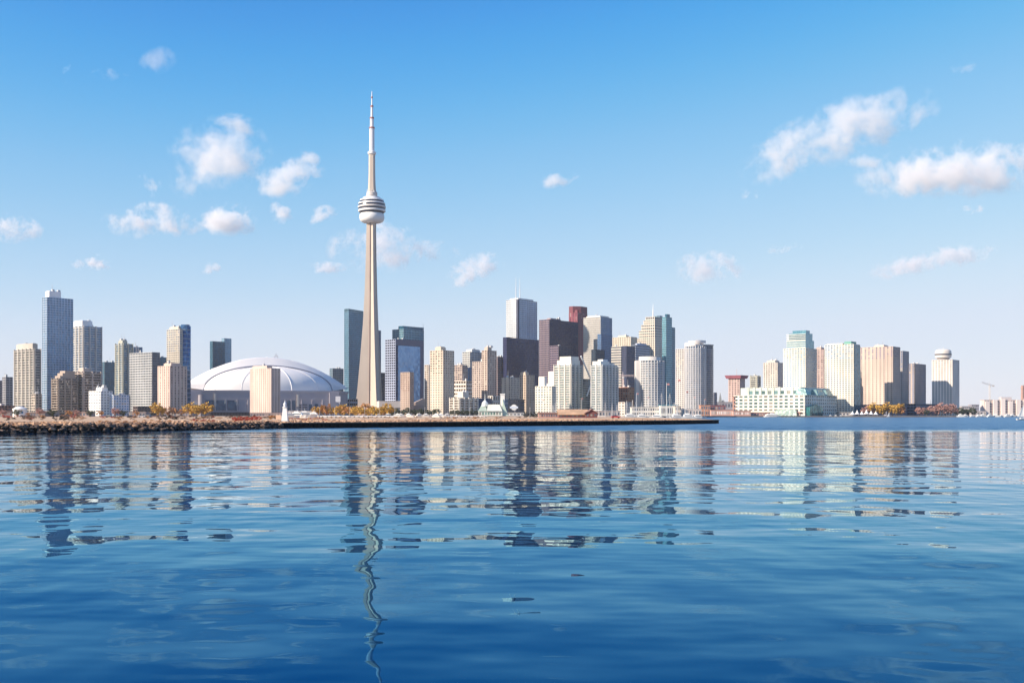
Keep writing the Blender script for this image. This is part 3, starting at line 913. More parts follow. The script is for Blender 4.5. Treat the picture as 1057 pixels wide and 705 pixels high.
MB().box(R * .0, R * .55, L * .1, L * .9, h + .5, h + 5).box(R * .55, R * .95, L * .2, L * .9, h + .5, h + 3).box(R * .2, R * .5, L * .2, L * .7, h + 5, h + 7.5).build('penthouse', wallm((.74, .72, .66)), root)

def round_tower(name, label, cx_, x0, x1, yt, D, wall, glass, top=True, fh=2.9, group=None):
    r = (x1 - x0) / 2 / F_PX * D
    h = height(yt, D)
    p = at((x0 + x1) / 2, D + r)
    root = thing(name, label, 'apartment tower', (p[0], p[1], GZ), 0, group)
    MB().lathe([(r - 1.2, 0), (r - 1.2, h)], 44).build('glazing', glassm(glass, light=.12), root)
    n = int(h / fh)
    me = MB().lathe([(r, 0), (r, 1.1), (r - 1.15, 1.1), (r - 1.15, 0)], 44).mesh('balcony', wallm(wall))
    for k in range(n):
        put('balcony', me, root, (0, 0, k * fh + .5))
    mb = MB()
    for i in range(14):
        a = math.pi * (1.0 + i / 13)
        c, s = math.cos(a), math.sin(a)
        mb.tube((c * (r - .4), s * (r - .4), 0), (c * (r - .4), s * (r - .4), h), .55, n=4)
    mb.build('pier_wall', wallm(wall), root)
    return root, r, h

t = round_tower('apartment_tower', 'rounded pale condominium with curved white crown, lower of the two round towers', 671, 659, 686, 372, 1400, (.56, .55, .54), (.25, .32, .40))
root, r, h = t
MB().lathe([(r * .97, h), (r * .97, h + 5), (r * .90, h + 5), (r * .90, h)], 40, 0, 0, R_(110), R_(285)).lathe([(r * .6, h), (r * .6, h + 4.2)], 36, r * .1, 0).build('crown', wallm((.74, .70, .66)), root)
MB().box(-r * 1.22, -r * .72, -r * .3, r * .9, 0, h + .5).build('side_wing', wallm((.62, .58, .54)), root)
t = round_tower('apartment_tower', 'tall round gray condominium with ringed balconies, higher of the two round towers', 717, 706.5, 729, 357, 1600, (.54, .53, .54), (.25, .31, .40))
root, r, h = t
MB().lathe([(r * .97, h), (r * .97, h + 5), (r * .9, h + 5), (r * .9, h)], 40, 0, 0, R_(120), R_(262)).lathe([(r * .7, h), (r * .7, h + 7.5)], 36, r * .05, 0).lathe([(r * .97, h + 4.2), (r * .97, h + 8), (r * .9, h + 8), (r * .9, h + 4.2)], 30, 0, 0, R_(262), R_(350)).build('crown', wallm((.66, .62, .60)), root)
MB().lathe([(r * .75, 0), (r * .75, h + 2)], 36, r * 1.05, r * .8).build('side_wing', glassm((.10, .11, .15)), root)
ring = MB().lathe([(r * .78, 0), (r * .78, .9)], 36, r * 1.05, r * .8).mesh('floor_band', wallm((.38, .37, .40)))
for k in range(int(h / 2.9)):
    put('floor_band', ring, root, (0, 0, k * 2.9 + .4))
MB().lathe([(r * .8, h + 2), (r * .8, h + 3)], 36, r * 1.05, r * .8).build('crown', wallm((.5, .48, .48)), root)
T('apartment_tower', 'square cream wing with dark lower windows attached left of the taller round condominium', 'apartment tower', 697.5, 706, 711, 360.5, 1630, 'punched', (.64, .59, .54), (.10, .11, .15), fh=2.9, bay=(3.4, 3.4), pier=1.2, kit=False)
t = T('unfinished_building', 'brick red unfinished mid rise under a small tower crane', 'building', 638, 648, 656.5, 400, 1450, 'punched', (.42, .20, .13), (.10, .05, .04), fh=3.2, bay=(4, 4), pier=1.0)
T('office_block', 'white low block at the foot of the brick red unfinished building', 'building', 638.5, 645, 651.5, 415.5, 1330, 'punched', (.70, .62, .55), (.2, .16, .14), bay=(4, 4), pier=1.5, kit=False, cap=50)
T('apartment_block', 'small dark block just right of the tall round condominium', 'apartment block', 735, 737, 740, 405.5, 1700, 'curtain', (.25, .25, .3), G_SLATE, kit=False)

# ---- harbourfront (right)
t = T('hotel_tower', 'mauve roofed hotel tower with flared maroon cap left of the long terminal', 'hotel', 752, 763.5, 768.8, 391, 1950, 'punched', (.52, .38, .34), (.12, .09, .09), fh=3.2, bay=(5, 5), pier=2, span=.4, kit=False)
root, L, R, h = t
MB().prism([(-3, -3), (R + 3, -3), (R + 3, L + 3), (-3, L + 3)], h + .6, h + 6, [(-5, -5), (R + 5, -5), (R + 5, L + 5), (-5, L + 5)]).build('roof_cap', wallm((.30, .09, .12)), root)
MB().tube((R * .5, L * .5, h + 6), (R * .5, L * .5, h + 18), .5, .25).build('mast', paintm((.5, .4, .4)), root)
T('apartment_block', 'small pale green apartment block just behind the left end of the terminal roof', 'apartment block', 774.5, 781, 784.5, 388, 1850, 'condo', (.55, .53, .44), G_SLATE, kit=True)
T('apartment_tower', 'cream slab with dark blue end wall behind the long terminal', 'apartment tower', 788, 802.5, 808, 374.5, 1800, 'punched', (.62, .56, .49), (.12, .12, .13), bay=(4, 6), pier=1.6, pent=(.1, .9, .2, .8, 3))
t = T('apartment_tower', 'cream apartment tower with stepped blue green glass crown behind the terminal', 'apartment tower', 808.6, 831.5, 843, 359.5, 1620, 'punched', (.72, .68, .57), (.08, .18, .30), fh=2.9, bay=(4.4, 3.6), pier=1.3, span=.42, kit=False)
root, L, R, h = t
MB().box(R * .05, R * .8, L * .02, L * .88, h + .5, h + 12).box(R * .1, R * .7, L * .04, L * .8, h + 12, h + 22).box(R * .15, R * .5, L * .06, L * .66, h + 22, h + 26).build('glass_crown', glassm((.16, .34, .40), (.08, .22, .3)), root)
mb = MB()
for k in range(8):
    mb.box(R * .05 - .5, R * .05 - .02, L * .02, L * .88, h + 1 + k * 3 if k < 4 else h + 12 + (k - 4) * 2.6, h + 2.2 + k * 3 if k < 4 else h + 12.9 + (k - 4) * 2.6)
mb.build('floor_edge', wallm((.70, .68, .6)), root)
T('apartment_tower', 'pink brown tower in the gap between two cream harbour towers', 'apartment tower', 840, 850, 855, 361, 1800, 'punched', (.55, .41, .36), (.12, .09, .1), bay=(5, 5), pier=1.6, pent=(.1, .8, .3, .8, 3))
t = T('apartment_tower', 'tall cream apartment tower with green cap and teal end wall right of the terminal', 'apartment tower', 851.3, 881, 887.5, 355.5, 1560, 'punched', (.74, .69, .58), (.10, .17, .26), fh=2.9, bay=(4.0, 5), pier=1.4, span=.42, kit=False)
root, L, R, h = t
MB().box(R * .1, R * .9, L * .1, L * .34, h + .5, h + 4.5).build('roof_cap', paintm((.10, .30, .24)), root)
MB().box(R * .1, R * .9, L * .4, L * .95, h + .5, h + 2.4).build('penthouse', wallm((.66, .6, .5)), root)
MB().box(1.0, R - .2, -1.1, -.7, 0, h - 2).build('end_panel', glassm((.04, .16, .24)), root)  # flat teal panel covering most of the right end face
T('apartment_tower', 'wide pinkish beige apartment slab with navy end wall, broadest of the harbour towers', 'apartment tower', 886.8, 921.5, 929, 358, 1640, 'punched', (.64, .50, .42), (.08, .08, .15), fh=2.9, bay=(5.5, 3.2), pier=1.0, span=.36, pent=(.2, .8, .3, .6, 2.5))
T('apartment_tower', 'slim navy tower with thin cream edge beside the wide pinkish slab', 'apartment tower', 927.5, 931.5, 938, 362.5, 1720, 'punched', (.50, .46, .45), (.05, .09, .20), bay=(4, 2.6), pier=.5, span=.3, kit=False)
T('apartment_tower', 'shorter navy sided tower with narrow orange beige face near the drum topped tower', 'apartment tower', 937, 943.5, 955.5, 375.5, 1760, 'punched', (.52, .43, .38), (.05, .10, .20), bay=(4, 2.8), pier=.6, span=.3, kit=True)
t = T('hotel_tower', 'white hotel tower with round drum on its roof at the end of the skyline', 'hotel', 962, 983, 990, 371.5, 1700, 'punched', (.74, .67, .60), (.13, .14, .18), fh=3.0, bay=(4.6, 4), pier=1.8, span=.5, kit=False)
root, L, R, h = t
p = (R * .4, L * .58)
MB().lathe([(L * .30, h + .4), (L * .30, h + 4)], 32, *p).build('drum_neck', wallm((.3, .27, .27)), root)
MB().lathe([(L * .38, h + 4), (L * .40, h + 9), (L * .38, h + 14), (L * .30, h + 16.5)], 36, *p).build('drum', wallm((.72, .65, .58)), root)
MB().lathe([(L * .405, h + 8), (L * .405, h + 10)], 36, *p).build('window_band', panem((.05, .06, .09)), root)
MB().tube((p[0], p[1], h + 16), (p[0], p[1], h + 21), .4, .2).build('mast', paintm((.6, .6, .6)), root)
T('office_block', 'long low dark podium at the foot of the drum topped hotel', 'building', 930, 946, 991.5, 417, 1640, 'office', (.13, .16, .22), (.03, .05, .09), fh=4.5, pier=.4, kit=True)
T('office_block', 'low gray blue block between wide pinkish slab and waterfront trees', 'building', 886, 915, 936, 418, 1580, 'office', (.28, .28, .34), (.06, .07, .1), fh=4, pier=.5, kit=False)

# ---- long terminal warehouse
root = thing('terminal_building', 'long pale green white waterfront terminal with set back upper storeys and green glass', 'terminal', (0, 0, 0))
c, L, R = site(757.5, 830.5, 863.5, 1470)
L = reach(c, E_L, 757.5)
R = reach(c, E_R, 863.5)
root.location, root.rotation_euler = (c.x, c.y, GZ), (0, 0, GRID_RZ)
h1, h2 = height(408, 1470), height(399.5, 1470)
tw = wallm((.68, .68, .60))
mb = MB().box(0, R, 0, L, 0, h1)
n, f = lattice(mb, L, R, h1, 4.6, 7, 7, .42, 2.4, .5)
mb.build('wall', tw, root)
pl = []
for k in range(n - 1, -1, -1):
    for fc, ln in (('L', L), ('R', R)):
        m = max(1, int(round(ln / 7)))
        for i in range(m):
            pl.append((fc, ln * i / m + 1.23, f * k + f * .42 + .02))
windows(root, pl, panem((.05, .09, .09)), min(L / round(L / 7), R / round(R / 7)) - 2.46, f * .56)
mb = MB().box(6, R - 4, 8, L * .93, h1 + .5, h2)
for i in range(int(L * .85 / 9)):
    mb.box(5.2, 5.99, 9 + i * 9, 12 + i * 9, h1 + .5, h2 + .8)
mb.build('upper_storey', wallm((.56, .60, .52)), root)
for i in range(int(L * .85 / 9) - 1):
    put('upper_window', shared_box('upper_window', panem((.07, .12, .12)), (-.1, 0, 0, 4.6, 0, 4.5)), root, (5.99, 13 + i * 9, h1 + 2))
for a, b, hh in ((.02, .16, 9), (.36, .60, 8), (.66, .86, 8)):
    MB().prism([(R * a, -2), (R * b, -2), (R * b, 14), (R * a, 14)], h1 + .52, h1 + hh, [(R * a + 3, 2), (R * b - 3, 2), (R * b - 3, 12), (R * a + 3, 12)]).build('glass_atrium', glassm((.24, .36, .34), (.16, .28, .27)), root)
MB().prism_y([(R * .02, 0), (R * .42, 0), (R * .42, 11), (R * .22, 15), (R * .02, 11)], -6, -.7).build('entrance_glazing', glassm((.05, .24, .25)), root)
MB().prism([(-7, 8), (-.6, 8), (-.6, 40), (-7, 40)], 0, 8, [(-4, 10), (-.6, 10), (-.6, 38), (-4, 38)]).build('gable_entrance', glassm((.36, .46, .40)), root)
mb = MB()
for i in range(14):
    mb.box(-2.4, -1.8, 6 + i * 9, 6.6 + i * 9, 0, 4.2)
mb.box(-3, -.7, 4, L - 4, 4.2, 4.9)
mb.build('arcade', wallm((.45, .22, .18)), root)

# ================================================================== OBSERVATION TOWER
DT = 2000.0
def tz(y):
    return EYE + (HY - y) / F_PX * DT - GZ
c = px(383.9, HY, DT)
cn = thing('observation_tower', 'very tall tapering concrete observation tower with round pod and needle antenna', 'tower', (c.x, DT, GZ))
def y_section(rl, rc, th, z):
    out = []
    for deg in (188, 300, 62):
        a = R_(deg)
        d, t = Vector((math.cos(a), math.sin(a))), Vector((-math.sin(a), math.cos(a)))
        p, q = d * rl - t * th, d * rl + t * th
        b = R_(deg + 60)
        e1 = d * rc * .62 - t * (rc * .52)
        e2 = d * rc * .62 + t * (rc * .52)
        for v in (e1, p, q, e2):
            out.append((v.x, v.y, z))
    return out
secs = [(0, 30.5, 12, 3.6), (tz(416), 28, 11.4, 3.4), (tz(403), 25.6, 10.8, 3.3), (tz(369), 20.4, 9.6, 3.0), (tz(335), 15.8, 8.8, 2.7), (tz(300), 12.6, 8.0, 2.5), (tz(265), 10.6, 7.4, 2.3), (tz(229), 9.2, 7.0, 2.2)]
fine = []
for (a, b) in zip(secs, secs[1:]):
    for i in range(4):
        t = i / 4
        fine.append(tuple(a[k] * (1 - t) + b[k] * t for k in range(4)))
fine.append(secs[-1])
vs, fs = [], []
for z, rl, rc, th in fine:
    vs += y_section(rl, rc, th, z)
n = 12
for j in range(len(fine) - 1):
    for i in range(n):
        k = (i + 1) % n
        fs.append((j * n + i, j * n + k, (j + 1) * n + k, (j + 1) * n + i))
fs.append(tuple((len(fine) - 1) * n + i for i in range(n)))
conc = wallm((.50, .42, .35), .85, .07, .03)
MB().add(vs, fs).build('shaft', conc, cn)
mb = MB()
for deg in (244, 1, 125):
    a = R_(deg)
    for (z0, _, c0, _), (z1, _, c1, _) in zip(secs, secs[1:]):
        r0, r1 = c0 * .80, c1 * .80
        mb.tube((math.cos(a) * r0, math.sin(a) * r0, z0), (math.cos(a) * r1, math.sin(a) * r1, z1 + .3), 1.9, 1.6, 4)
mb.build('lift_track', wallm((.26, .20, .18)), cn)  # track's dark colour also paints in the shade of the groove
def ring(name, prof, m, parent=cn, n=48):
    return MB().lathe([(r * 1.7, tz(y)) for r, y in prof], n).build(name, m, parent, False)
white, dk = paintm((.74, .73, .72), .5), paintm((.018, .022, .04), .3)
MB().lathe([(r * 1.7, tz(y)) for r, y in ((5, 230.6), (9.4, 229.9), (11.6, 228.6), (12.7, 226.4), (12.9, 224.2), (12.6, 222.2), (11.6, 220.6))], 48).build('radome', white, cn, True)
ring('window_band', [(12.2, 220.4), (13.2, 218.9)], dk)
ring('deck', [(13.8, 218.9), (14.1, 218.3), (14.1, 217.3), (13.9, 217.0)], white)
ring('window_band', [(13.9, 217.0), (14.0, 214.9)], dk)
ring('deck', [(14.2, 214.9), (14.4, 214.4), (14.4, 213.6), (14.1, 213.3)], wallm((.70, .64, .6)))
ring('window_band', [(13.9, 213.3), (13.6, 211.2)], dk)
ring('deck', [(13.9, 211.2), (13.8, 210.0), (13.2, 209.7)], white)
ring('window_band', [(12.8, 209.7), (12.2, 207.8)], dk)
ring('deck', [(12.5, 207.8), (12.0, 206.4), (9.2, 205.4), (8.6, 204)], white)
ring('upper_shaft', [(5.4, 204), (5.2, 200), (4.2, 196.5), (3.7, 190), (3.4, 178), (3.3, 160)], conc, n=6)
ring('sky_pod', [(4.6, 203.9), (5.6, 202.4), (5.6, 199.4), (4.6, 198.4)], wallm((.55, .5, .47)))
for i in range(7):
    a = R_(20 + i * 47)
    MB().tube((math.cos(a) * 9, math.sin(a) * 9, tz(203)), (math.cos(a) * 9, math.sin(a) * 9, tz(197.5 - (i % 3))), .5, .3).build('aerial', white, cn)
ring('collar', [(3.4, 160), (4.3, 159.3), (4.3, 157.2), (2.6, 156.4)], white)
band = paintm((.30, .10, .09))
an = ring('antenna', [(2.7, 156.4), (2.6, 132.5), (2.0, 132.3), (1.9, 122.3), (1.3, 122.1), (1.15, 110.2), (.75, 110), (.6, 100), (.3, 94.5)], paintm((.64, .65, .68), .4), n=10)
for y, r in ((132.4, 3.0), (122.2, 2.3), (110.1, 1.6), (101, 1.0)):
    MB().lathe([(r * 1.7, tz(y + .75)), (r * 1.7, tz(y - .75))], 12).build('band', band, an)
# entrance pavilion at the foot
mb = MB().box(-8, 4, -26, -12, 0, 17).box(-30, -8, -14, 4, 0, 11)
mb.build('entrance_block', wallm((.52, .38, .33)), cn)
MB().box(-3.4, 1.6, -26.3, -26.02, 0, 12).build('doorway', panem((.07, .03, .03)), cn)

# ================================================================== DOMED STADIUM
DS = 1800.0
c = px(277.5, HY, DS)
st = thing('domed_stadium', 'domed stadium with huge white ribbed retractable roof over gray concrete walls', 'stadium', (c.x, DS, GZ), R_(24))
WZ = 38.0
foot = [(-136, -50), (99, -50), (128, 0), (112, 90), (60, 118), (-60, 118), (-90, 90), (-98, 60)]
sc_ = wallm((.40, .37, .40), .85, .1, .03)
mb = MB().prism(foot, 0, WZ)
mb.prism([(x * 1.012, y * 1.012) for x, y in foot], WZ - 2.4, WZ + .6)
mb.prism([(x * 1.006, y * 1.006) for x, y in foot], 24.5, 25.6)
mb.box(-136, -112, -53, -50.7, 0, WZ - 2.5)
mb.box(84, 99, -53, -50.7, 0, WZ - 2.5)
for i in range(12):
    x = -108 + i * 16.5
    mb.box(x - .8, x + .8, -51.6, -50.01, 0, 24.4)
mb.build('wall', sc_, st)
gl = glassm((.03, .09, .17), (.02, .05, .11), cell=(3, 3, 3), light=.05)
for a, b, z0, z1 in ((-105, -76, 8, 23), (-73, -57, 8, 23), (18, 30, 8, 23), (52, 58, 6, 18), (61, 66, 6, 18)):
    MB().box(a, b, -51.2, -50.4, z0, z1).build('window', gl, st)
for z in (8, 12, 16):
    MB().box(36, 49, -51.2, -50.4, z, z + 1.6).build('louvre', paintm((.08, .09, .13)), st)
MB().tube((-113, -55, 0), (-113, -55, 31), 4, n=12).build('stair_drum', wallm((.34, .31, .33)), st)
MB().box(-128, -117, -54.5, -53.02, 3, 20).build('panel', wallm((.47, .44, .45)), st)
for x in (-92, 34):
    MB().box(x - 1.6, x + 1.6, -53, -51.7, 14, 33).build('pilaster', wallm((.62, .56, .5)), st)
rm = wallm((.88, .84, .79), .5, .05, .02)
def outer(x, W=130.0, z0=44.0, H=48.0):
    u = min(1, abs(x) / W)
    return z0 + H * (1 - u ** 2.05)
# inner quarter dome that faces the water
Wi, Yi, Hi, Yo = 101.0, 47.0, 39.0, 0.0
vs, fs = [], []
NT, NP = 48, 16
for j in range(NP + 1):
    ph = math.pi / 2 * j / NP
    for i in range(NT + 1):
        th = math.pi * i / NT
        vs.append((-Wi * math.cos(th) * math.cos(ph) ** .9, Yo - Yi * math.sin(th) * math.cos(ph) ** .9, WZ + Hi * math.sin(ph)))
for j in range(NP):
    for i in range(NT):
        fs.append((j * (NT + 1) + i, j * (NT + 1) + i + 1, (j + 1) * (NT + 1) + i + 1, (j + 1) * (NT + 1) + i))
dome = MB().add(vs, fs).build('dome_panel', rm, st, True)
for k in (2, 4, 7, 9):                              # standing seams of the dome panel
    th = math.pi * k / 12
    mb = MB()
    pts = [Vector((-Wi * math.cos(th) * math.cos(q) ** .9, Yo - Yi * math.sin(th) * math.cos(q) ** .9, WZ + Hi * math.sin(q) + .25)) for q in [math.pi / 2 * j / 12 for j in range(12)]]
    for p, q in zip(pts, pts[1:]):
        mb.tube(p, q, .7 if k in (7, 9) else .38, n=4)
    mb.build('roof_seam', paintm((.74, .74, .76) if k in (7, 9) else (.55, .55, .58)), dome)
# the great vault: front fascia sloping up to the outer arch, roof running back and down
NX = 64
rows = []
def inner_z(x):
    u = min(1, abs(x) / Wi)
    return WZ + Hi * math.sqrt(max(0, 1 - u * u))
def row(fn):
    return [fn(-1 + 2 * i / NX) for i in range(NX + 1)]
rows.append(row(lambda s: (s * Wi * 1.0, -1.0, inner_z(s * Wi) - .5)))
rows.append(row(lambda s: (s * Wi * 1.01, -2.2, inner_z(s * Wi) + 1.8)))
rows.append(row(lambda s: (s * (Wi + 29) , 8.0 - 3 * abs(s), WZ + 4.5 + (outer(s * 130) - WZ - 4.5) * .985)))
rows.append(row(lambda s: (s * 131, 16.0, outer(s * 131) + .6)))
rows.append(row(lambda s: (s * 131, 42.0, WZ + (outer(s * 131) - WZ) * 1.0)))
rows.append(row(lambda s: (s * 128, 72.0, WZ + (outer(s * 130) - WZ) * .84)))
rows.append(row(lambda s: (s * 118, 98.0, WZ + (outer(s * 130) - WZ) * .5)))
rows.append(row(lambda s: (s * 104, 112.0, WZ)))
vs = [p for r in rows for p in r]
m_ = NX + 1
fs = [(j * m_ + i, j * m_ + i + 1, (j + 1) * m_ + i + 1, (j + 1) * m_ + i) for j in range(len(rows) - 1) for i in range(NX)]
vault = MB().add(vs, fs).build('roof_vault', wallm((.85, .81, .77), .5, .05, .02), st)
mb = MB()
for i in range(NX):
    p, q = Vector(rows[1][i]), Vector(rows[1][i + 1])
    mb.tube(p + Vector((0, -.6, 0)), q + Vector((0, -.6, 0)), .8, n=4)
mb.build('roof_edge', paintm((.25, .26, .33)), vault)
for s in (-.62, -.3, .02, .33, .64):
    i = int((s + 1) / 2 * NX)
    mb = MB()
    for j in range(2, 6):
        mb.tube(Vector(rows[j][i]) + Vector((0, 0, .2)), Vector(rows[j + 1][i]) + Vector((0, 0, .2)), .45, n=4)
    mb.build('roof_seam', paintm((.58, .58, .6)), vault)
mb = MB()
for dx in (-4, 4):
    for dy in (-4, 4):
        mb.tube((18 + dx, 30 + dy, outer(18) - 1), (18, 30, outer(18) + 8.5), .5, .3, 4)
mb.tube((14, 30, outer(18) + 4), (22, 30, outer(18) + 4), .4, n=4)
mb.build('roof_mast', paintm((.5, .5, .53)), st)
# concourse and brown ramps before the stadium
c = thing('pedestrian_ramp', 'dark brown low ramp and railing structure in front of the stadium windows', 'ramp', (*at(214, 1560), SPIT_Z), R_(6))
MB().box(0, 62, 0, 9, 4.4, 5.3).box(0, 62, 0, 9, 1.6, 2.4).build('deck', wallm((.17, .12, .12)), c)
mb = MB()
for i in range(16):
    mb.box(i * 4.1, i * 4.1 + .5, -.02, -.3, 0, 7.6)
mb.build('railing', paintm((.28, .22, .21)), c)
MB().box(0, 62, 9.1, 16, 0, 5).build('wall', wallm((.14, .11, .11)), c)
c = thing('floodlight_mast', 'tall gray lattice light mast at the dome corner nearest the observation tower', 'light mast', (*at(349, 1500), GZ), 0)
mb = MB()
for dx, dy in ((-2, -1), (2, -1), (2, 1), (-2, 1)):
    mb.tube((dx, dy, 0), (dx, dy, 25), .35, n=4)
for k in range(6):
    mb.tube((-2, -1, k * 4.2), (2, -1, k * 4.2 + 4.2), .22, n=4).tube((2, -1, k * 4.2), (-2, -1, k * 4.2 + 4.2), .22, n=4)
mb.build('lattice', paintm((.50, .48, .52)), c)
MB().box(-3.2, 3.2, -1.6, 1.4, 18, 25.5).build('lamp_panel', paintm((.52, .52, .56)), c)

# ================================================================== LOW BUILDINGS ALONG THE SHORE
def shed(name, label, cat, x0, x1, yt, ye, D, wallc, roofc, rz=0, depth=14, gz=SPIT_Z, ridge='x', nwin=0, group=None):
    """a building with a pitched roof: eaves at row ye, ridge at row yt"""
    a, b = px(x0, HY, D), px(x1, HY, D)
    wd = (b.x - a.x) / max(.3, math.cos(R_(rz)))
    root = thing(name, label, cat, (a.x, D, gz), R_(rz), group)
    he, hr = height(ye, D, gz), height(yt, D, gz)
    MB().box(0, wd, 0, depth, 0, he).build('wall', wallm(wallc), root)
    o = .7
    if ridge == 'x':
        prof = [(-o, he - .1), (depth / 2, hr), (depth + o, he - .1), (depth + o, he + .25), (depth / 2, hr + .4), (-o, he + .25)]
        vs = [(-o, p[0], p[1]) for p in prof] + [(wd + o, p[0], p[1]) for p in prof]
        MB().add(vs, [tuple(range(5, -1, -1)), tuple(range(6, 12))] + [(i, (i + 1) % 6, 6 + (i + 1) % 6, 6 + i) for i in range(6)]).build('roof', wallm(roofc, .85, .2, .2), root)
        MB().add([(.01, 0, he), (.01, depth, he), (.01, depth / 2, hr - .05), (wd - .01, 0, he), (wd - .01, depth, he), (wd - .01, depth / 2, hr - .05)], [(0, 1, 2), (3, 5, 4)]).build('gable', wallm(wallc), root)
    else:
        MB().prism_y([(-o, he), (wd / 2, hr), (wd + o, he), (wd + o, he + .3), (wd / 2, hr + .4), (-o, he + .3)], -o, depth + o).build('roof', wallm(roofc, .85, .2, .2), root)
        MB().add([(0, .01, he), (wd, .01, he), (wd / 2, .01, hr - .05)], [(0, 1, 2)]).build('gable', wallm(wallc), root)
    for i in range(nwin):
        x = wd * (i + .5) / nwin
        put('window', shared_box('window', panem((.05, .06, .08)), (-.55, .55, -.06, .02, 0, 1.1)), root, (x, 0, he * .42))
    return root

def flat(name, label, cat, x0, x1, yt, D, wallc, gz=GZ, rz=0, depth=16, nwin=6, roofc=None, floors=1, wcol=(.06, .07, .09)):
    a, b = px(x0, HY, D), px(x1, HY, D)
    wd = b.x - a.x
    root = thing(name, label, cat, (a.x, D, gz), R_(rz))
    h = height(yt, D, gz)
    MB().box(0, wd, 0, depth, 0, h).build('wall', wallm(wallc), root)
    MB().box(-.5, wd + .5, -.5, depth + .5, h + .004, h + .55).build('roof', wallm(roofc or tuple(c * .8 for c in wallc)), root)
    fh = h / floors
    for k in range(floors):
        for i in range(nwin):
            w_ = wd / nwin
            put('window', shared_box('window', panem(wcol), (-w_ * .32, w_ * .32, -.06, .02, 0, fh * .5)), root, (w_ * (i + .5), 0, fh * k + fh * .26))
    return root

shed('wooden_boathouse', 'brown shingled boathouse with long sloping roof behind the dark quay wall', 'boathouse', 577, 606, 423.2, 428.0, 620, (.16, .06, .06), (.52, .33, .20), depth=13, nwin=7)
shed('wooden_boathouse', 'dark red gabled boathouse end attached next to the long shingled roof', 'boathouse', 604.5, 616.5, 422.8, 427.0, 615, (.16, .05, .05), (.30, .17, .14), depth=12, ridge='y', nwin=3)
flat('clubhouse', 'low pinkish brick clubhouse between dark bushes and the shingled boathouse', 'clubhouse', 556, 578, 426.6, 640, (.42, .23, .20), SPIT_Z, nwin=9, roofc=(.3, .2, .18))
c = thing('pavilion', 'white green glass pavilion with peaked roofs, small spire and tall white chimney', 'pavilion', (*at(493.5, 1290), GZ))
k_ = 1290 / F_PX
MB().box(0, 25 * k_, 0, 16, 0, 5.5).build('wall', wallm((.68, .68, .60)), c)
gr = wallm((.42, .52, .44), .6)
MB().prism([(0, -1), (9 * k_, -1), (9 * k_, 15), (0, 15)], 5.5, 12, [(3.2 * k_, 6), (8 * k_, 6), (8 * k_, 8), (3.2 * k_, 8)]).build('roof', gr, c)
MB().prism([(9.05 * k_, -1.5), (25 * k_, -1.5), (25 * k_, 16), (9.05 * k_, 16)], 5.52, 13, [(10 * k_, 3), (22 * k_, 3), (22 * k_, 11), (10 * k_, 11)]).build('roof', wallm((.66, .68, .60), .6), c)
MB().lathe([(4, 11), (3.4, 15), (.6, 18)], 12, 7 * k_, 7).tube((7 * k_, 7, 17.9), (7 * k_, 7, 25), .5, .15).build('spire', paintm((.72, .75, .72)), c)
MB().box(23 * k_, 27.4 * k_, 4, 9, 0, 24).box(22.6 * k_, 27.8 * k_, 3.6, 9.4, 24, 25.2).build('chimney', wallm((.74, .72, .68)), c)
MB().prism_y([(25.2 * k_, 0), (31 * k_, 0), (25.2 * k_, 19)], 2, 9.5).build('green_buttress', wallm((.45, .55, .46)), c)
for i in range(8):
    put('window', shared_box('window', panem((.08, .14, .12)), (0, 2.2, -.06, .02, 0, 3)), c, (1.2 + i * 3.2, 0, 1.2))
flat('sign_wall', 'white low wall building at the foot of the dark blue emblem block', 'building', 522, 541, 426.3, 1330, (.68, .66, .63), nwin=5)
c = thing('emblem_panel', 'white rounded emblem panel on the dark blue low block', 'sign', px(530.5, 420.5, 1385))
MB().lathe([(3.6, -.1), (3.6, .1)], 20).build('disc', paintm(WHITE), c).rotation_euler = (R_(90), 0, 0)
MB().box(-5, 5, -.45, -.15, -1.2, 1.2).build('band', paintm((.62, .68, .78)), c)
flat('ferry_terminal', 'long white ferry terminal shed with rows of openings under the round towers', 'terminal', 652, 690, 420.5, 1250, (.72, .66, .58), nwin=16, floors=2)
flat('ferry_terminal', 'pale shed with bright blue green awning right under the lower round tower', 'terminal', 682, 700, 418.5, 1235, (.66, .64, .58), nwin=8, roofc=(.05, .28, .36))
flat('harbour_office', 'cream two storey harbor office on the quay near the tip of the spit', 'building', 697, 703, 419.5, 1200, (.70, .60, .50), nwin=3, floors=2)
flat('school_building', 'orange brick low building beside the tall round condominium', 'building', 723.5, 733, 418.3, 1500, (.52, .27, .18), nwin=4, floors=2)
flat('school_building', 'dark red brick low building behind the pink quayside row', 'building', 733, 749, 418.6, 1520, (.28, .11, .12), nwin=6, floors=2)
flat('warehouse', 'pink quayside row of low buildings with white arches before the hotel', 'warehouse', 734, 757, 423.2, 1425, (.55, .33, .27), nwin=12, floors=1, wcol=(.4, .36, .33))
flat('warehouse', 'pink quayside warehouse with navy canopy at the left end of the terminal', 'warehouse', 757, 775, 424.4, 1420, (.55, .32, .27), nwin=9, wcol=(.4, .36, .33))
flat('stair_tower', 'slender orange brick stair tower at the left corner of the terminal', 'tower', 757, 759.2, 409.5, 1440, (.60, .34, .25), nwin=1, floors=5, depth=4)
flat('warehouse', 'gray long roofed warehouse in the gap between round tower and mauve hotel', 'warehouse', 739, 757, 415.2, 1900, (.30, .29, .33), nwin=6, floors=2)
c = thing('church', 'tiny dark church with steep spire in the gap before the mauve hotel', 'church', (*at(744, 2000), GZ))
MB().box(-5, 7, 0, 14, 0, 22).build('wall', wallm((.25, .24, .28)), c)
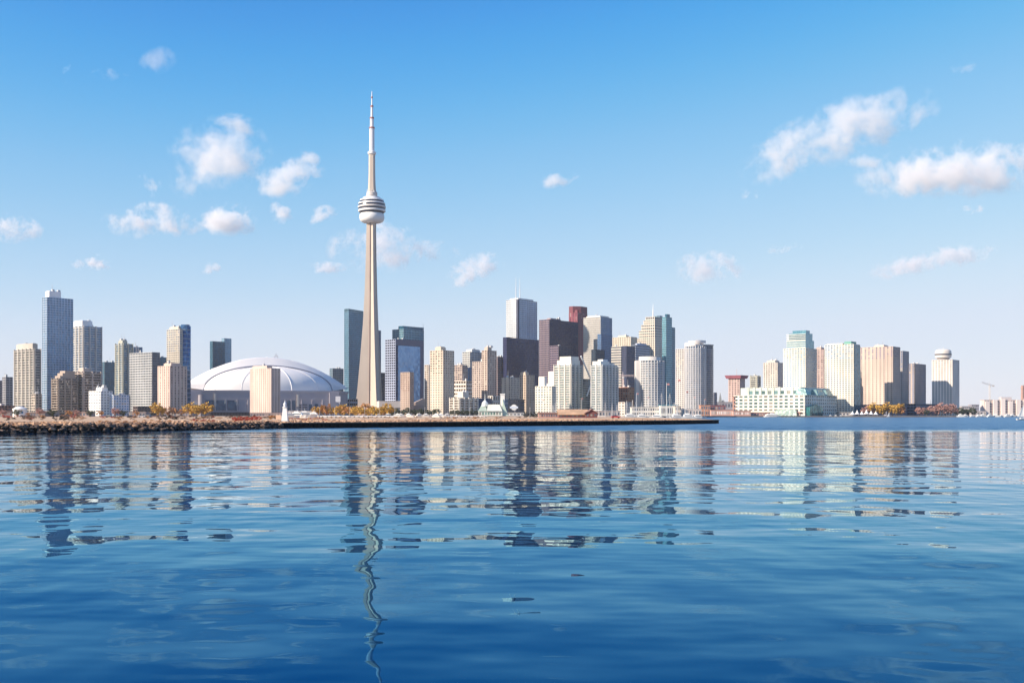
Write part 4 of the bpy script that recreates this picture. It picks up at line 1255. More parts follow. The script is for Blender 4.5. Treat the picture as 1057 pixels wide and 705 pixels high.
MB().prism([(-3, 2), (3, 2), (3, 8), (-3, 8)], 22, 40, [(-.2, 4.8), (.2, 4.8), (.2, 5.2), (-.2, 5.2)]).build('spire', wallm((.24, .26, .27)), c)
MB().prism([(3.2, -.3), (7.3, -.3), (7.3, 14), (3.2, 14)], 22.01, 27, [(5, 0), (5.5, 0), (5.5, 14), (5, 14)]).build('roof', wallm((.2, .22, .24)), c)
t = flat('waterside_apartments', 'long pinkish white apartment rows with many bays at the far harbor end', 'apartment block', 1016, 1064, 413, 1850, (.66, .55, .50), nwin=18, floors=6)
wd = px(1064, 0, 1850).x - px(1016, 0, 1850).x
for i in range(6):
    MB().box(wd * (i + .1) / 6, wd * (i + .62) / 6, -3, -.08, 0, 23 + (i % 3) * 2.5).build('bay', wallm((.70, .62, .58)), t)
MB().box(wd * .38, wd * .6, 2, 12, 24.5, 30).build('penthouse', wallm((.5, .45, .45)), t)
flat('waterside_apartments', 'hazy low gray apartment row left of the pinkish far rows', 'apartment block', 993, 1006, 419.5, 2100, (.42, .38, .38), nwin=6, floors=4)
flat('waterside_apartments', 'hazy slightly taller block with dark roof left of the pinkish far rows', 'apartment block', 1003, 1010.5, 417.8, 2150, (.34, .32, .36), nwin=4, floors=4)
c = thing('chimney', 'tall brown brick chimney rising over the far harbor apartments', 'chimney', (*at(1055.5, 2000), GZ))
MB().lathe([(3.4, 0), (2.5, 46), (2.9, 46.2), (2.9, 50), (2.2, 50.2), (2.2, 53)], 16).build('stack', wallm((.40, .24, .20)), c)
MB().lathe([(2.62, 38), (2.6, 41)], 16).build('band', wallm((.6, .52, .48)), c)

def crane(label, x, yt, D, jib, back, col, gz=GZ, drop=0):
    h = height(yt, D, gz)
    root = thing('tower_crane', label, 'crane', (*at(x, D), gz))
    mb = MB()
    for dx in (-.9, .9):
        for dy in (-.9, .9):
            mb.tube((dx, dy, 0), (dx, dy, h), .3, n=4)
    for k in range(int(h / 3)):
        mb.tube((-.9, -.9, k * 3), (.9, -.9, k * 3 + 3), .2, n=4)
    mb.build('mast', paintm(col), root)
    mb = MB()
    for dy, dz in ((-.6, 0), (.6, 0), (0, 1.6)):
        mb.tube((-back, dy, h + dz + (drop * -.3)), (jib, dy, h + dz + drop), .3, n=4)
    mb.build('jib', paintm(col), root)
    MB().box(-back, -back + 3, -1, 1, h - 2.4, h - .2).build('counterweight', wallm((.4, .38, .36)), root)
    MB().box(-1.2, 1.2, -2.4, -1, h - 2.6, h - .4).build('cab', paintm((.6, .6, .6)), root)
    MB().tube((0, 0, h + 1), (0, 0, h + 6), .4, .2).build('apex', paintm(col), root)
    return root
crane('pale pink tower crane standing on the brick red unfinished building', 643, 388.5, 1470, 14, 8, (.70, .56, .50))
crane('thin gray tower crane with long jib over the far harbor apartments', 1021.5, 397.5, 1950, -13, -5, (.5, .48, .48), drop=4)

# cylindrical white tank house at the far west
c = thing('harbour_cabin', 'small white round cabin with blue windows at the foot of the gridded beige tower', 'cabin', (*at(20.5, 900), SPIT_Z))
MB().lathe([(5.2, 0), (5.2, 5.6), (5.6, 5.7), (5.6, 6.3), (2.5, 8), (.5, 8.4)], 20).build('wall', wallm(WHITE), c)
for i in range(4):
    a = R_(215 + i * 32)
    put('window', shared_box('window', panem((.04, .12, .22)), (-.9, .9, -.05, .05, 0, 1.8)), c, (math.cos(a) * 5.22, math.sin(a) * 5.22, 2.6), a + math.pi / 2)

# white beacon on the spit's corner
c = thing('beacon', 'white tapering harbor beacon with small lantern where the rocks meet the dark wall', 'beacon', (*at(294.2, 262), SPIT_Z))
MB().prism([(-.75, -.75), (.75, -.75), (.75, .75), (-.75, .75)], 0, 3.4, [(-.42, -.42), (.42, -.42), (.42, .42), (-.42, .42)]).build('tower', wallm((.80, .78, .75), .6, .06), c)
MB().lathe([(.62, 3.4), (.62, 3.55), (.36, 3.56), (.36, 4.1), (.46, 4.12), (.1, 4.7), (.04, 5.1)], 12).build('lantern', paintm((.62, .64, .66), .4), c)
MB().box(-1.1, 1.1, -1.1, 1.1, -.3, .28).build('plinth', wallm((.16, .14, .13)), c)
c = thing('navigation_marker', 'little orange and white navigation board beside the white beacon', 'marker', (*at(287.5, 256), SPIT_Z))
MB().box(-.08, .08, -.06, .06, 0, 1.7).build('post', paintm((.4, .3, .25)), c)
MB().box(-.55, .55, -.14, -.07, .7, 1.7).build('board', paintm((.72, .48, .34)), c)

# ================================================================== PLANTS
def leafm(name, c0, c1, c2):
    m, nt, b = nodes_of(name)
    geo = N(nt, 'ShaderNodeNewGeometry')
    oi = N(nt, 'ShaderNodeObjectInfo')
    c = ramp(nt, geo.outputs['Random Per Island'], [(0, c0), (.5, c1), (1, c2)])
    c = mixc(nt, math_n(nt, 'MULTIPLY', oi.outputs['Random'], .45), c, c0)
    nt.links.new(c, b.inputs['Base Color'])
    b.inputs['Roughness'].default_value = .7
    return m
LEAF = {'gold': leafm('gold_leaf', (.38, .20, .03), (.56, .34, .05), (.66, .44, .08)),
        'orange': leafm('orange_leaf', (.34, .14, .05), (.48, .22, .07), (.52, .30, .12)),
        'pink': leafm('pink_leaf', (.34, .17, .15), (.42, .24, .20), (.48, .30, .25)),
        'red': leafm('red_leaf', (.26, .025, .02), (.42, .05, .03), (.50, .12, .05)),
        'brown': leafm('brown_twigs', (.09, .05, .035), (.17, .10, .07), (.26, .16, .10)),
        'green': leafm('green_leaf', (.02, .03, .015), (.04, .06, .03), (.07, .085, .04)),
        'dark': leafm('dark_leaf', (.010, .012, .012), (.016, .02, .018), (.03, .034, .028))}
bark = wallm((.14, .10, .08))
def crown_mesh(kind, seed, clumps=22, per=30, flat_=1.0, low=.16):
    rg = random.Random(seed)
    mb = MB()
    for c in range(clumps):
        a, u, r = rg.uniform(0, 6.283), rg.uniform(-1, 1), rg.uniform(.35, 1) ** .6
        q = math.sqrt(1 - u * u)
        cc = Vector((math.cos(a) * q * r * .44, math.sin(a) * q * r * .44, low + (1 - low) * .5 + u * r * (1 - low) * .42))
        cr = rg.uniform(.10, .19)
        for k in range(per):
            d = Vector((rg.gauss(0, 1), rg.gauss(0, 1), rg.gauss(0, 1))).normalized() * cr * rg.uniform(.3, 1)
            p = cc + Vector((d.x, d.y, d.z * flat_))
            n = Vector((rg.gauss(0, 1), rg.gauss(0, 1), rg.gauss(0, 1))).normalized()
            t = n.orthogonal().normalized()
            b = n.cross(t)
            s = rg.uniform(.03, .062)
            mb.add([p - t * s, p + b * s * .8, p + t * s, p - b * s * .8], [(0, 1, 2, 3)])
    return mb.mesh('crown', LEAF[kind])
def trunk_mesh(seed):
    rg = random.Random(seed)
    mb = MB().tube((0, 0, 0), (.01, 0, .38), .035, .022, 6)
    for i in range(5):
        a = i * 1.3 + rg.random()
        mb.tube((.01, 0, .28 + i * .03), (math.cos(a) * .24, math.sin(a) * .24, .55 + rg.random() * .25), .014, .004, 4)
    return mb.mesh('trunk', bark)
TR = [trunk_mesh(i) for i in range(3)]
CR = {(k, i): crown_mesh(k, len(k) * 13 + ord(k[0]) + i * 7) for k in ('gold', 'orange', 'pink', 'green') for i in range(3)}
_tn = [0]
def tree(kind, label, x, D, hpx, gz=SPIT_Z, group=None, wide=1.0):
    _tn[0] += 1
    i = _tn[0]
    h = hpx * (1.38 + .24 * math.sin(i * 2.3)) * D / F_PX
    root = thing('autumn_tree' if kind != 'green' else 'tree', label, 'tree', (*at(x, D), gz), i * 2.1, group)
    put('trunk', TR[i % 3], root, None, 0, (h, h, h))
    put('crown', CR[(kind, i % 3)], root, None, 0, (h * wide, h * wide, h))
    return root
rg = random.Random(5)
for x in (161.5, 165.5):
    tree('gold', 'small golden tree before the brown parking garage', x, 1000, 9.5, group='golden trees before the garage')
for x in (173, 178, 187):
    tree('orange', 'small orange brown tree at the foot of the pink hotel', x, 1010, 7, group='orange trees before the pink hotel')
for x in (197.5, 202.5, 208, 212.5):
    tree('gold', 'golden tree at the left end of the dome', x, 960, 9.5, group='golden trees left of the dome', wide=1.15)
for x in (326, 331, 337, 342):
    tree('gold' if x != 337 else 'orange', 'golden orange tree before the right end of the dome', x, 980, 9, group='trees before the right end of the dome', wide=1.1)
for i in range(12):
    x = 350 + i * 4.5 + rg.uniform(-1, 1)
    tree(('gold', 'gold', 'orange', 'gold')[i % 4], 'golden tree in the row at the foot of the observation tower', x, 900 + rg.uniform(-40, 60), rg.uniform(7.5, 9.5), group='row of golden trees at the tower foot', wide=1.2)
for i in range(13):
    x = 400 + i * 4.2 + rg.uniform(-1, 1)
    tree('green', 'dull green tree along the shore road below the convention halls', x, 1180, rg.uniform(4.5, 7), group='dull green trees along the shore road', wide=1.2)
for x, hh in ((902, 8.5), (907, 9.5), (912, 8.5)):
    tree('gold', 'big yellow tree beside the white tents on the far quay', x, 1500, hh, GZ, 'yellow trees beside the tents', 1.2)
for x, hh in ((916, 9), (921, 10), (926, 9.5), (930, 7.5)):
    tree('gold' if x != 930 else 'orange', 'big amber tree in front of the navy end walls on the far quay', x, 1500, hh, GZ, 'amber trees before the navy end walls', 1.2)
for x, hh in ((893, 8), (897, 7)):
    tree('pink', 'dusty pink tree at the right foot of the tall cream tower', x, 1500, hh, GZ, 'pink trees beside the cream tower')
for x, hh in ((949, 7.5), (952.5, 6.5), (961, 6.5)):
    tree('pink', 'dusty pink tree before the long dark podium', x, 1510, hh, GZ, 'pink trees before the podium')
tree('green', 'single green tree between the dusty pink ones before the podium', 956.5, 1505, 6, GZ)
for x, hh in ((968, 8), (972, 9), (976, 9), (981, 8), (984.5, 6.5)):
    tree('pink', 'dusty pink tree at the foot of the drum topped hotel', x, 1510, hh, GZ, 'pink trees below the drum topped hotel', 1.15)
for x in (988, 991.5, 995, 999, 1004):
    tree('green', 'dark green tree right of the drum topped hotel', x, 1530, 5.5, GZ, 'dark green trees past the last hotel', 1.3)
for i in range(9):
    tree('green', 'small green tree on the quay below the lakeside flats', 466 + i * 3.2, 1215, 4.5, GZ, 'small green trees below the lakeside flats', 1.1)
for i in range(12):
    tree(('pink', 'green', 'orange')[i % 3], 'small bare brown tree behind the rocks under the western towers', 6 + i * 12.4 + rg.uniform(-3, 3), 800, rg.uniform(4, 6.5), group='small brown trees under the western towers', wide=1.15)

BU = {(k, i): crown_mesh(k, ord(k[0]) + 31 + i, 12, 30, .8, .0) for k in ('red', 'dark', 'orange', 'brown') for i in range(2)}
def bush(kind, label, x, D, w_, h, group, z=SPIT_Z):
    _tn[0] += 1
    root = thing('shrub', label, 'shrub', (*at(x, D), z), _tn[0] * 1.7, group)
    put('foliage', BU[(kind, _tn[0] % 2)], root, None, 0, (w_, w_, h))
    return root
for i in range(22):
    x = 241 + i * 1.3 + rg.uniform(-.6, .6)
    bush('red', 'scarlet shrub on the spit in front of the pink hotel', x, rg.uniform(262, 330), rg.uniform(1.1, 1.8), rg.uniform(.9, 1.5), 'scarlet shrubs on the spit')
for i in range(9):
    bush('red' if i % 3 else 'orange', 'low rust red shrub among the rocks near the golden trees', 196 + i * 3 + rg.uniform(-1, 1), rg.uniform(236, 300), 1.1, .8, 'rust red shrubs above the rocks')
for i in range(12):
    bush('red' if i % 2 else 'orange', 'low russet shrub behind the beacon', 298 + i * 3.4, rg.uniform(300, 420), 1.5, .9, 'russet shrubs behind the beacon')
for i in range(9):
    bush('orange', 'low brown shrub above the rocks under the white flats', 104 + i * 9 + rg.uniform(-3, 3), rg.uniform(215, 290), 1.2, .7, 'brown shrubs above the rocks')
for i in range(6):
    bush('dark', 'blackish evergreen shrub overhanging the rocks near the rounded flats', 76 + i * 3.2, 190 + rg.uniform(-1, 2), 1.2, 1.1, 'blackish shrubs over the rocks', .5)
for i in range(5):
    bush('dark', 'blackish evergreen shrub among the boulders left of the white flats', 28 + i * 3.4, 184 + rg.uniform(-1, 2), 1.0, .9, 'blackish shrubs among the boulders', .5)
for i in range(85):
    D = rg.uniform(330, 760)
    bush(('orange', 'dark', 'red', 'brown', 'brown')[i % 5] if i % 7 else 'brown', 'low bare brown shrub on the flat land below the western towers', rg.uniform(-2, 290), D, rg.uniform(2.2, 4.5), rg.uniform(.9, 2.0), 'brown shrubs below the western towers')
for i in range(40):
    bush(('brown', 'orange')[i % 2], 'low dry brown shrub along the spit road behind the quay wall', rg.uniform(325, 560), rg.uniform(420, 640), rg.uniform(1.6, 3), rg.uniform(.5, 1.0), 'dry shrubs along the spit road')
for i in range(7):
    bush('dark', 'large dark blue green bush between the emblem block and the clubhouse', 542.5 + i * 2.3, 690 + rg.uniform(-10, 10), 3.6, 3.8, 'dark bushes beside the clubhouse')

# ================================================================== BOULDERS along the western shore
def rock_mesh(seed):
    import bmesh
    bm = bmesh.new()
    bmesh.ops.create_icosphere(bm, subdivisions=2, radius=1.0)
    rg = random.Random(seed)
    cuts = [(Vector((rg.gauss(0, 1), rg.gauss(0, 1), rg.gauss(0, 1))).normalized(), rg.uniform(.45, .85)) for _ in range(9)]
    for v in bm.verts:
        for n, d in cuts:
            k = v.co.dot(n) - d
            if k > 0:
                v.co -= n * k
        v.co *= 1 + rg.uniform(-.05, .05)
    me = bpy.data.meshes.new('boulder')
    bm.to_mesh(me)
    bm.free()
    return me
def rockm():
    m, nt, b = nodes_of('boulder_stone')
    geo = N(nt, 'ShaderNodeNewGeometry')
    oi = N(nt, 'ShaderNodeObjectInfo')
    n = N(nt, 'ShaderNodeTexNoise')
    n.inputs['Scale'].default_value = 2.2
    n.inputs['Detail'].default_value = 8
    nt.links.new(geo.outputs['Position'], n.inputs['Vector'])
    c = ramp(nt, n.outputs[0], [(.34, (.05, .03, .02)), (.55, (.22, .13, .085)), (.72, (.50, .33, .22))])
    c = mixc(nt, oi.outputs['Random'], c, mixc(nt, .75, c, (.035, .025, .02)))
    sep = N(nt, 'ShaderNodeSeparateXYZ')
    nt.links.new(geo.outputs['Position'], sep.inputs[0])
    wet = math_n(nt, 'MULTIPLY', math_n(nt, 'ADD', math_n(nt, 'ADD', sep.outputs['Z'], -.40), math_n(nt, 'MULTIPLY', math_n(nt, 'ADD', n.outputs[0], -.5), .5)), 4.0, True)
    c = mixc(nt, wet, (.016, .013, .011), c)          # algae-dark band at the waterline
    nt.links.new(c, b.inputs['Base Color'])
    b.inputs['Roughness'].default_value = .85
    return m
RK = [rock_mesh(40 + i) for i in range(7)]
rm_ = rockm()
for me in RK:
    me.materials.append(rm_)
pts = [Vector((*p, 0)) for p in FRONT[:5]]
segs = [(a, b, (b - a).length) for a, b in zip(pts, pts[1:])]
tot = sum(s[2] for s in segs)
NROCK = 296
for i in range(NROCK):
    s = (i + rg.random()) / NROCK * tot
    for a, b, l in segs:
        if s <= l:
            break
        s -= l
    d = (b - a) / l
    p = a + d * s
    nrm = Vector((d.y, -d.x, 0))
    k = i % 4
    off = (.7, .05, -.7, -1.5)[k] + rg.uniform(-.35, .35)
    r = rg.uniform(.30, .80) * rg.uniform(.75, 1.15) * (1.0, 1.0, .9, .75)[k]
    z = (.05, .45, .95, 1.3)[k] + rg.uniform(-.1, .12)
    q = p + nrm * off
    o = put('boulder', RK[i % 7], None, (q.x, q.y, z), rg.random() * 6.28, (r * rg.uniform(1, 1.5), r * rg.uniform(.8, 1.2), r * rg.uniform(.65, .95)))
    o.rotation_euler.x = rg.uniform(-.4, .4)
    tag(o, 'rough brown boulder in the rock bank along the western shore', 'boulder', 'boulders of the rock bank')

# ================================================================== BOATS, TENTS, CARS
def cruiser(label, x, D, ln, group=None, rz=0.0, deck=(.8, .79, .76), z=0.0):
    """motor yacht: flared hull, cabin with window strip, flybridge, mast"""
    root = thing('motor_yacht', label, 'boat', (*at(x, D), z), rz, group)
    b, h = ln * .16, ln * .12
    vs, fs = [], []
    st_ = [(-.5, .85, 1.0), (-.2, 1, 1), (.15, .95, 1.05), (.38, .55, 1.2), (.5, .04, 1.35)]
    for u, wd, hh in st_:
        vs += [(u * ln * .94, -b * wd * .6, -.25), (u * ln, -b * wd, h * hh), (u * ln, b * wd, h * hh), (u * ln * .94, b * wd * .6, -.25)]
    for j in range(len(st_) - 1):
        for i in range(4):
            fs.append((j * 4 + i, j * 4 + (i + 1) % 4, (j + 1) * 4 + (i + 1) % 4, (j + 1) * 4 + i))
    fs += [(3, 2, 1, 0), (16, 17, 18, 19)]
    MB().add(vs, fs).build('hull', paintm(WHITE, .35), root)
    MB().prism([(-ln * .36, -b * .7), (ln * .2, -b * .6), (ln * .2, b * .6), (-ln * .36, b * .7)], h, h * 2.1, [(-ln * .34, -b * .6), (ln * .08, -b * .5), (ln * .08, b * .5), (-ln * .34, b * .6)]).build('cabin', paintm(deck, .4), root)
    MB().prism([(-ln * .30, -b * .71), (ln * .13, -b * .63), (ln * .13, b * .63), (-ln * .30, b * .71)], h * 1.35, h * 1.75, [(-ln * .29, -b * .67), (ln * .10, -b * .6), (ln * .10, b * .6), (-ln * .29, b * .67)]).build('window_strip', panem((.02, .03, .05)), root)
    MB().box(-ln * .26, -ln * .02, -b * .45, b * .45, h * 2.1, h * 2.6).build('flybridge', paintm(deck, .4), root)
    MB().tube((-ln * .1, 0, h * 2.6), (-ln * .13, 0, h * 3.7), .12, .05).build('mast', paintm((.7, .7, .7)), root)
    return root
_sb = {}
def sailboat(label, x, D, ln, mast, group=None, rz=0.0, sail=False, z=0.0):
    root = thing('sailboat', label, 'sailboat', (*at(x, D), z), rz, group)
    b, h = ln * .14, ln * .1
    vs, fs = [], []
    st_ = [(-.5, .6, .9), (-.2, 1, .85), (.15, .9, .9), (.5, .03, 1.15)]
    for u, wd, hh in st_:
        vs += [(u * ln * .9, -b * wd * .5, -.2), (u * ln, -b * wd, h * hh), (u * ln, b * wd, h * hh), (u * ln * .9, b * wd * .5, -.2)]
    for j in range(3):
        for i in range(4):
            fs.append((j * 4 + i, j * 4 + (i + 1) % 4, (j + 1) * 4 + (i + 1) % 4, (j + 1) * 4 + i))
    fs += [(3, 2, 1, 0), (12, 13, 14, 15)]
    MB().add(vs, fs).build('hull', paintm(WHITE, .35), root)
    MB().box(-ln * .2, ln * .14, -b * .5, b * .5, h * .9, h * 1.5).build('cabin', paintm((.7, .7, .68)), root)
    MB().tube((ln * .08, 0, h), (ln * .08, 0, mast), .17, .10, 5).build('mast', paintm((.74, .70, .66), .4), root)
    MB().tube((ln * .08, 0, h * 2.2), (-ln * .38, 0, h * 2.2), .16, .12, 5).build('boom', paintm((.6, .58, .55), .4), root)
    mb = MB()
    for q in (-.48, .49):
        mb.tube((ln * .08, 0, mast - .1), (ln * q, 0, h), .05, .05, 4)
    mb.build('rigging', paintm((.5, .5, .5)), root)
    if sail:
        MB().add([(ln * .06, 0, h * 2.5), (-ln * .36, .4, h * 2.5), (ln * .07, 0, mast * .96), (ln * .06, .06, h * 2.5), (-ln * .36, .46, h * 2.5), (ln * .07, .06, mast * .96)], [(0, 1, 2), (5, 4, 3), (0, 3, 4, 1), (1, 4, 5, 2), (2, 5, 3, 0)]).build('mainsail', paintm((.82, .81, .78), .8), root)
    return root
for x, D, ln, rz in ((301, 620, 9, .3), (309, 640, 11, -.2), (317, 660, 12, .15), (322, 700, 10, 2.9)):
    cruiser('white motor yacht laid up on the spit just past the white beacon', x, D, ln, 'motor yachts beside the beacon', rz, z=SPIT_Z + .2)
for x, rz in ((402, .2), (409, 3.0), (415, .1), (423, -.3)):
    cruiser('white motor yacht parked behind the quay wall below the tan convention hall', x, 820, 7.5, 'motor yachts below the convention hall', rz, z=SPIT_Z + .2)
for x, rz in ((434, .4), (441, .1), (449, 2.8), (456, -.2), (463, .2)):
    cruiser('white motor yacht parked on the spit below the tall beige apartment tower', x, 800, 7.5, 'motor yachts below the beige tower', rz, z=SPIT_Z + .2)
for i in range(9):
    x = 620 + i * 5.2 + rg.uniform(-1.5, 1.5)
    sailboat('bare masted sailboat moored between the boathouse and the ferry sheds', x, 880 + rg.uniform(-40, 60), 8, rg.uniform(9, 15), 'sailboats moored past the boathouse', rg.uniform(0, 6))
for i in range(6):
    x = 566 + i * 2.6
    sailboat('bare masted sailboat showing over the clubhouse roof', x, 760, 8, rg.uniform(8, 11), 'sailboats behind the clubhouse', rg.uniform(0, 6), z=SPIT_Z)
for i, x in enumerate((669, 676, 682, 690.5, 695, 706, 713)):
    sailboat('bare masted sailboat moored below the two round towers', x, 900 + rg.uniform(-40, 40), 9, (17, 14, 20, 19, 13, 12, 11)[i], 'sailboats moored below the round towers', rg.uniform(-.5, .5))
for x, rz, ln in ((652, .1, 16), (664, .05, 14), (676, 3.1, 14), (700, .1, 15), (712, 0, 16), (722, .1, 13)):
    cruiser('large white motor yacht berthed behind the dark quay wall below the round towers', x, 820, ln * .8, 'large motor yachts below the round towers', rz)
# harbour ferry by the terminal
fr = thing('ferry', 'white two deck harbor ferry lying alongside the long terminal', 'ferry', (*at(797, 1395), 0), .03)
vs, fs = [], []
st_ = [(-.5, .1, 1.15), (-.42, .7, 1.05), (-.2, 1, 1), (.25, 1, 1), (.42, .6, 1.1), (.5, .08, 1.3)]
for u, wd, hh in st_:
    vs += [(u * 20, -2.4 * wd, -.3), (u * 21.5, -3.2 * wd, 1.3 * hh), (u * 21.5, 3.2 * wd, 1.3 * hh), (u * 20, 2.4 * wd, -.3)]
for j in range(5):
    for i in range(4):
        fs.append((j * 4 + i, j * 4 + (i + 1) % 4, (j + 1) * 4 + (i + 1) % 4, (j + 1) * 4 + i))
fs += [(3, 2, 1, 0), (20, 21, 22, 23)]
MB().add(vs, fs).build('hull', paintm((.7, .69, .68), .4), fr)
MB().box(-8, 8, -2.6, 2.6, 1.3, 2.9).build('lower_deck', paintm(WHITE, .4), fr)
MB().box(-7.4, 7.4, -2.64, -2.61, 1.7, 2.5).build('window_strip', panem((.03, .04, .06)), fr)
MB().box(-6, 5, -2.4, 2.4, 2.9, 4.2).build('upper_deck', paintm(WHITE, .4), fr)
MB().box(-2, 1.6, -1.6, 1.6, 4.2, 5.2).build('wheelhouse', paintm((.7, .7, .7)), fr)
for i in range(4):
    cruiser('small white motor yacht moored at the foot of the tall cream harbor tower', 858 + i * 5.4, 1440, 7.5, 'motor yachts below the cream tower', rg.uniform(-.2, .2))
sailboat('sailboat with raised white sail crossing the harbor at the edge of the picture', 1055.5, 640, 8, 8.6, None, .25, True)
sailboat('tiny white sailboat in front of the amber trees', 917.5, 1330, 5.5, 6, None, .3, True)
for i in range(11):
    cruiser('white motor yacht in the crowded far marina below the pinkish apartments', 992 + i * 6.1 + rg.uniform(-1, 1), 1430 + rg.uniform(-20, 30), rg.uniform(8, 13), 'motor yachts in the far marina', rg.uniform(-.3, .3))
# white peaked tents on the far quay
tent_me = MB().lathe([(4.6, 2.4), (3.2, 3.3), (1.7, 5.0), (.7, 7.0), (.12, 8.4)], 16).mesh('canopy', paintm((.82, .80, .78), .7))
pole_me = MB().tube((3.6, 0, 0), (3.6, 0, 2.9), .14, n=5).mesh('pole', paintm((.7, .7, .7)))
for i in range(6):
    t = thing('marquee_tent', 'white peaked marquee tent on the quay right of the tall cream tower', 'tent', (*at(880 + i * 4.8, 1490), GZ), .3, 'marquee tents on the far quay')
    put('canopy', tent_me, t, None, 0, (.8, .8, (.75, .9, .7, 1.0, .8, .7)[i]))
    for k in range(4):
        put('pole', pole_me, t, None, k * 1.57, (.8, .8, .8))

def car_parts(col):
    body = MB().prism_y([(-2.2, .35), (2.2, .35), (2.25, .8), (1.5, .95), (.9, 1.0), (-2.1, 1.0), (-2.25, .7)], -.85, .85).mesh('body', paintm(col, .3))
    cab = MB().prism_y([(-1.9, 1.0), (1.1, 1.0), (.5, 1.5), (-1.5, 1.5)], -.78, .78).mesh('cabin', panem((.03, .035, .05)))
    wh = MB().prism([(math.cos(a) * .34, math.sin(a) * .34) for a in [i * .628 for i in range(10)]], -.1, .1).mesh('wheel', paintm((.02, .02, .02), .8))
    return body, cab, wh
CARS = {c: car_parts(v) for c, v in {'white': (.8, .8, .8), 'red': (.5, .04, .04), 'silver': (.5, .5, .52), 'dark': (.03, .03, .05)}.items()}
def car(label, c, x, D, rz, group, z=SPIT_Z, s=1.0):
    r = thing('parked_car', label, 'car', (*at(x, D), z), rz, group)
    r.scale = (s, s, s)
    b, cb, wh = CARS[c]
    put('body', b, r)
    put('cabin', cb, r)
    for dx in (-1.4, 1.4):
        for dy in (-.86, .86):
            w_ = put('wheel', wh, r, (dx, dy, .34))
            w_.rotation_euler.x = math.pi / 2
for i in range(17):
    car('white parked car in the row under the golden trees at the tower foot', 'white', 331 + i * 4.6 + rg.uniform(-.8, .8), 760 + rg.uniform(-10, 10), rg.uniform(-.15, .15), 'white cars under the golden trees')
for i in range(9):
    car('silver parked car on the spit below the lakeside flats', ('silver', 'white')[i % 2], 466 + i * 4.2, 780, rg.uniform(-.2, .2), 'pale cars below the lakeside flats')
for i in range(7):
    car('dark parked car on the road behind the western rocks', ('dark', 'silver')[i % 2], 112 + i * 11 + rg.uniform(-3, 3), 700, rg.uniform(-.2, .2), 'cars behind the western rocks')
car('bright red parked car beside the moored yachts right of the boathouse', 'red', 635.5, 560, .1, None, SPIT_Z, 1.0)

flag_me = MB().tube((0, 0, 0), (0, 0, 1), .012, .007, 6).mesh('post', paintm((.72, .70, .66)))
for x, D, hh in ((560, 700, 11), (584, 720, 9), (600, 760, 13), (657, 1180, 24), (668, 1190, 20), (688, 1170, 34), (699, 1160, 38), (708, 1180, 26), (716, 1180, 20), (727, 1190, 18)):
    r = thing('flagpole', 'slender pale flagpole on the quay between boathouse and round towers', 'flagpole', (*at(x, D), SPIT_Z if D < 1000 else GZ), 0, 'flagpoles on the quay')
    put('post', flag_me, r, None, 0, (hh, hh, hh))
    MB().box(.02 * hh, .02 * hh + hh * .07, -.02, .02, hh * .93, hh * .985).build('flag', paintm((.55, .25, .22)), r)

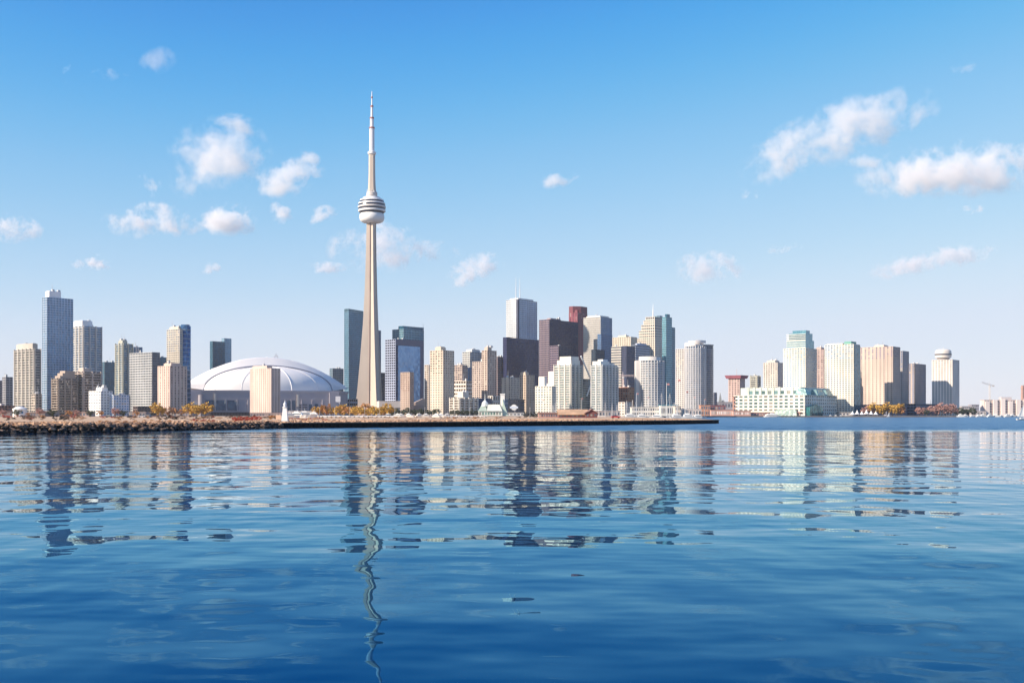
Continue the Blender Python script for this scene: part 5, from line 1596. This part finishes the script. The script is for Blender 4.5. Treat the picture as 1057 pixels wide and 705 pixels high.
# flat row of waterfront huts closing the gaps at street level
for i, (x0, x1, yt, D, col, lab) in enumerate((
        (0, 13, 425, 1000, (.22, .16, .16), 'dark brown shed behind the rocks at the picture edge'),
        (28, 46, 426, 1050, (.26, .20, .19), 'low brown shed at the foot of the tallest blue tower'),
        (46, 54, 424.5, 1060, (.30, .24, .22), 'little tan shed left of the rounded brown flats'),
        (78, 92, 425.5, 1080, (.42, .30, .26), 'low pinkish shed below the brown flats with the pale corner'),
        (133, 150, 425.5, 1100, (.30, .26, .26), 'low gray brown shed beside the white and pale blue flats'),
        (164, 197, 426.3, 1150, (.28, .22, .21), 'long low brown shed below the pink hotel'),
        (258, 292, 426.5, 1150, (.34, .26, .26), 'long low pinkish shed at the foot of the hotel before the dome'),
        (296, 326, 424.8, 1200, (.62, .60, .60), 'long low white shed below the dome windows'),
        (424, 445, 425.5, 1230, (.40, .30, .27), 'low tan shed left of the tall beige apartment tower'),
        (606, 640, 424.5, 1000, (.44, .38, .36), 'low grayish shed behind the moored sailboats'),
        (702, 724, 422.5, 1240, (.66, .56, .50), 'pale pinkish shed under the tall round condominium'),
        (772, 790, 426.2, 1425, (.50, .30, .26), 'low brick shed behind the harbor ferry'),
        (866, 880, 426, 1500, (.62, .56, .50), 'small cream kiosk at the foot of the tall cream tower'),
        (1002, 1018, 424.5, 1700, (.52, .46, .46), 'hazy low pale shed beside the far marina'))):
    flat('shed', lab, 'shed', x0, x1, yt, D, col, SPIT_Z if D < 1190 else GZ, nwin=max(3, int((x1 - x0) / 3)))
# street lamps along the spit
lamp_post = MB().tube((0, 0, 0), (0, 0, 5.6), .09, .06, 6).mesh('post', paintm((.5, .5, .5)))
lamp_head = MB().box(-.16, .16, -.75, .1, 5.6, 5.75).mesh('lamp_head', paintm((.7, .7, .7)))
for i in range(16):
    r = thing('street_lamp', 'thin gray street lamp beside the spit road', 'street lamp', (*at(330 + i * 15.5, 640), SPIT_Z), .3, 'street lamps along the spit road')
    put('post', lamp_post, r)
    put('lamp_head', lamp_head, r)

# dry grass and weeds over the spit: nobody could count them
def dry_grass():
    rg = random.Random(3)
    mb = MB()
    F = [Vector((*p, 0)) for p in FRONT]
    S_ = [(a, b, (b - a).length) for a, b in zip(F, F[1:])]
    tot_ = sum(q[2] for q in S_)
    for i in range(12000):
        s_ = rg.random() * tot_ * .94
        for a, b, l in S_:
            if s_ <= l:
                break
            s_ -= l
        d = (b - a) / l
        back = 1.2 + rg.random() ** 1.6 * 60
        p = a + d * s_ + Vector((-d.y, d.x, 0)) * back + Vector((0, rg.random() * 3, 0))
        h = rg.uniform(.10, .30) * (1.3 if back > 15 else 1)
        w_ = rg.uniform(.12, .4)
        t = rg.random() * 3.14
        e = Vector((math.cos(t), math.sin(t), 0)) * w_
        lean = Vector((rg.uniform(-.2, .2), rg.uniform(-.2, .2), 0))
        z = SPIT_Z - .02
        mb.add([(p.x - e.x, p.y - e.y, z), (p.x + e.x, p.y + e.y, z), (p.x + e.x * .5 + lean.x, p.y + e.y * .5 + lean.y, z + h), (p.x - e.x * .6 + lean.x, p.y - e.y * .6 + lean.y, z + h * .8)], [(0, 1, 2, 3)])
    tag(mb.build('dry_grass', leafm('dry_grass', (.34, .20, .12), (.48, .30, .19), (.56, .37, .25))), kind='stuff')
dry_grass()
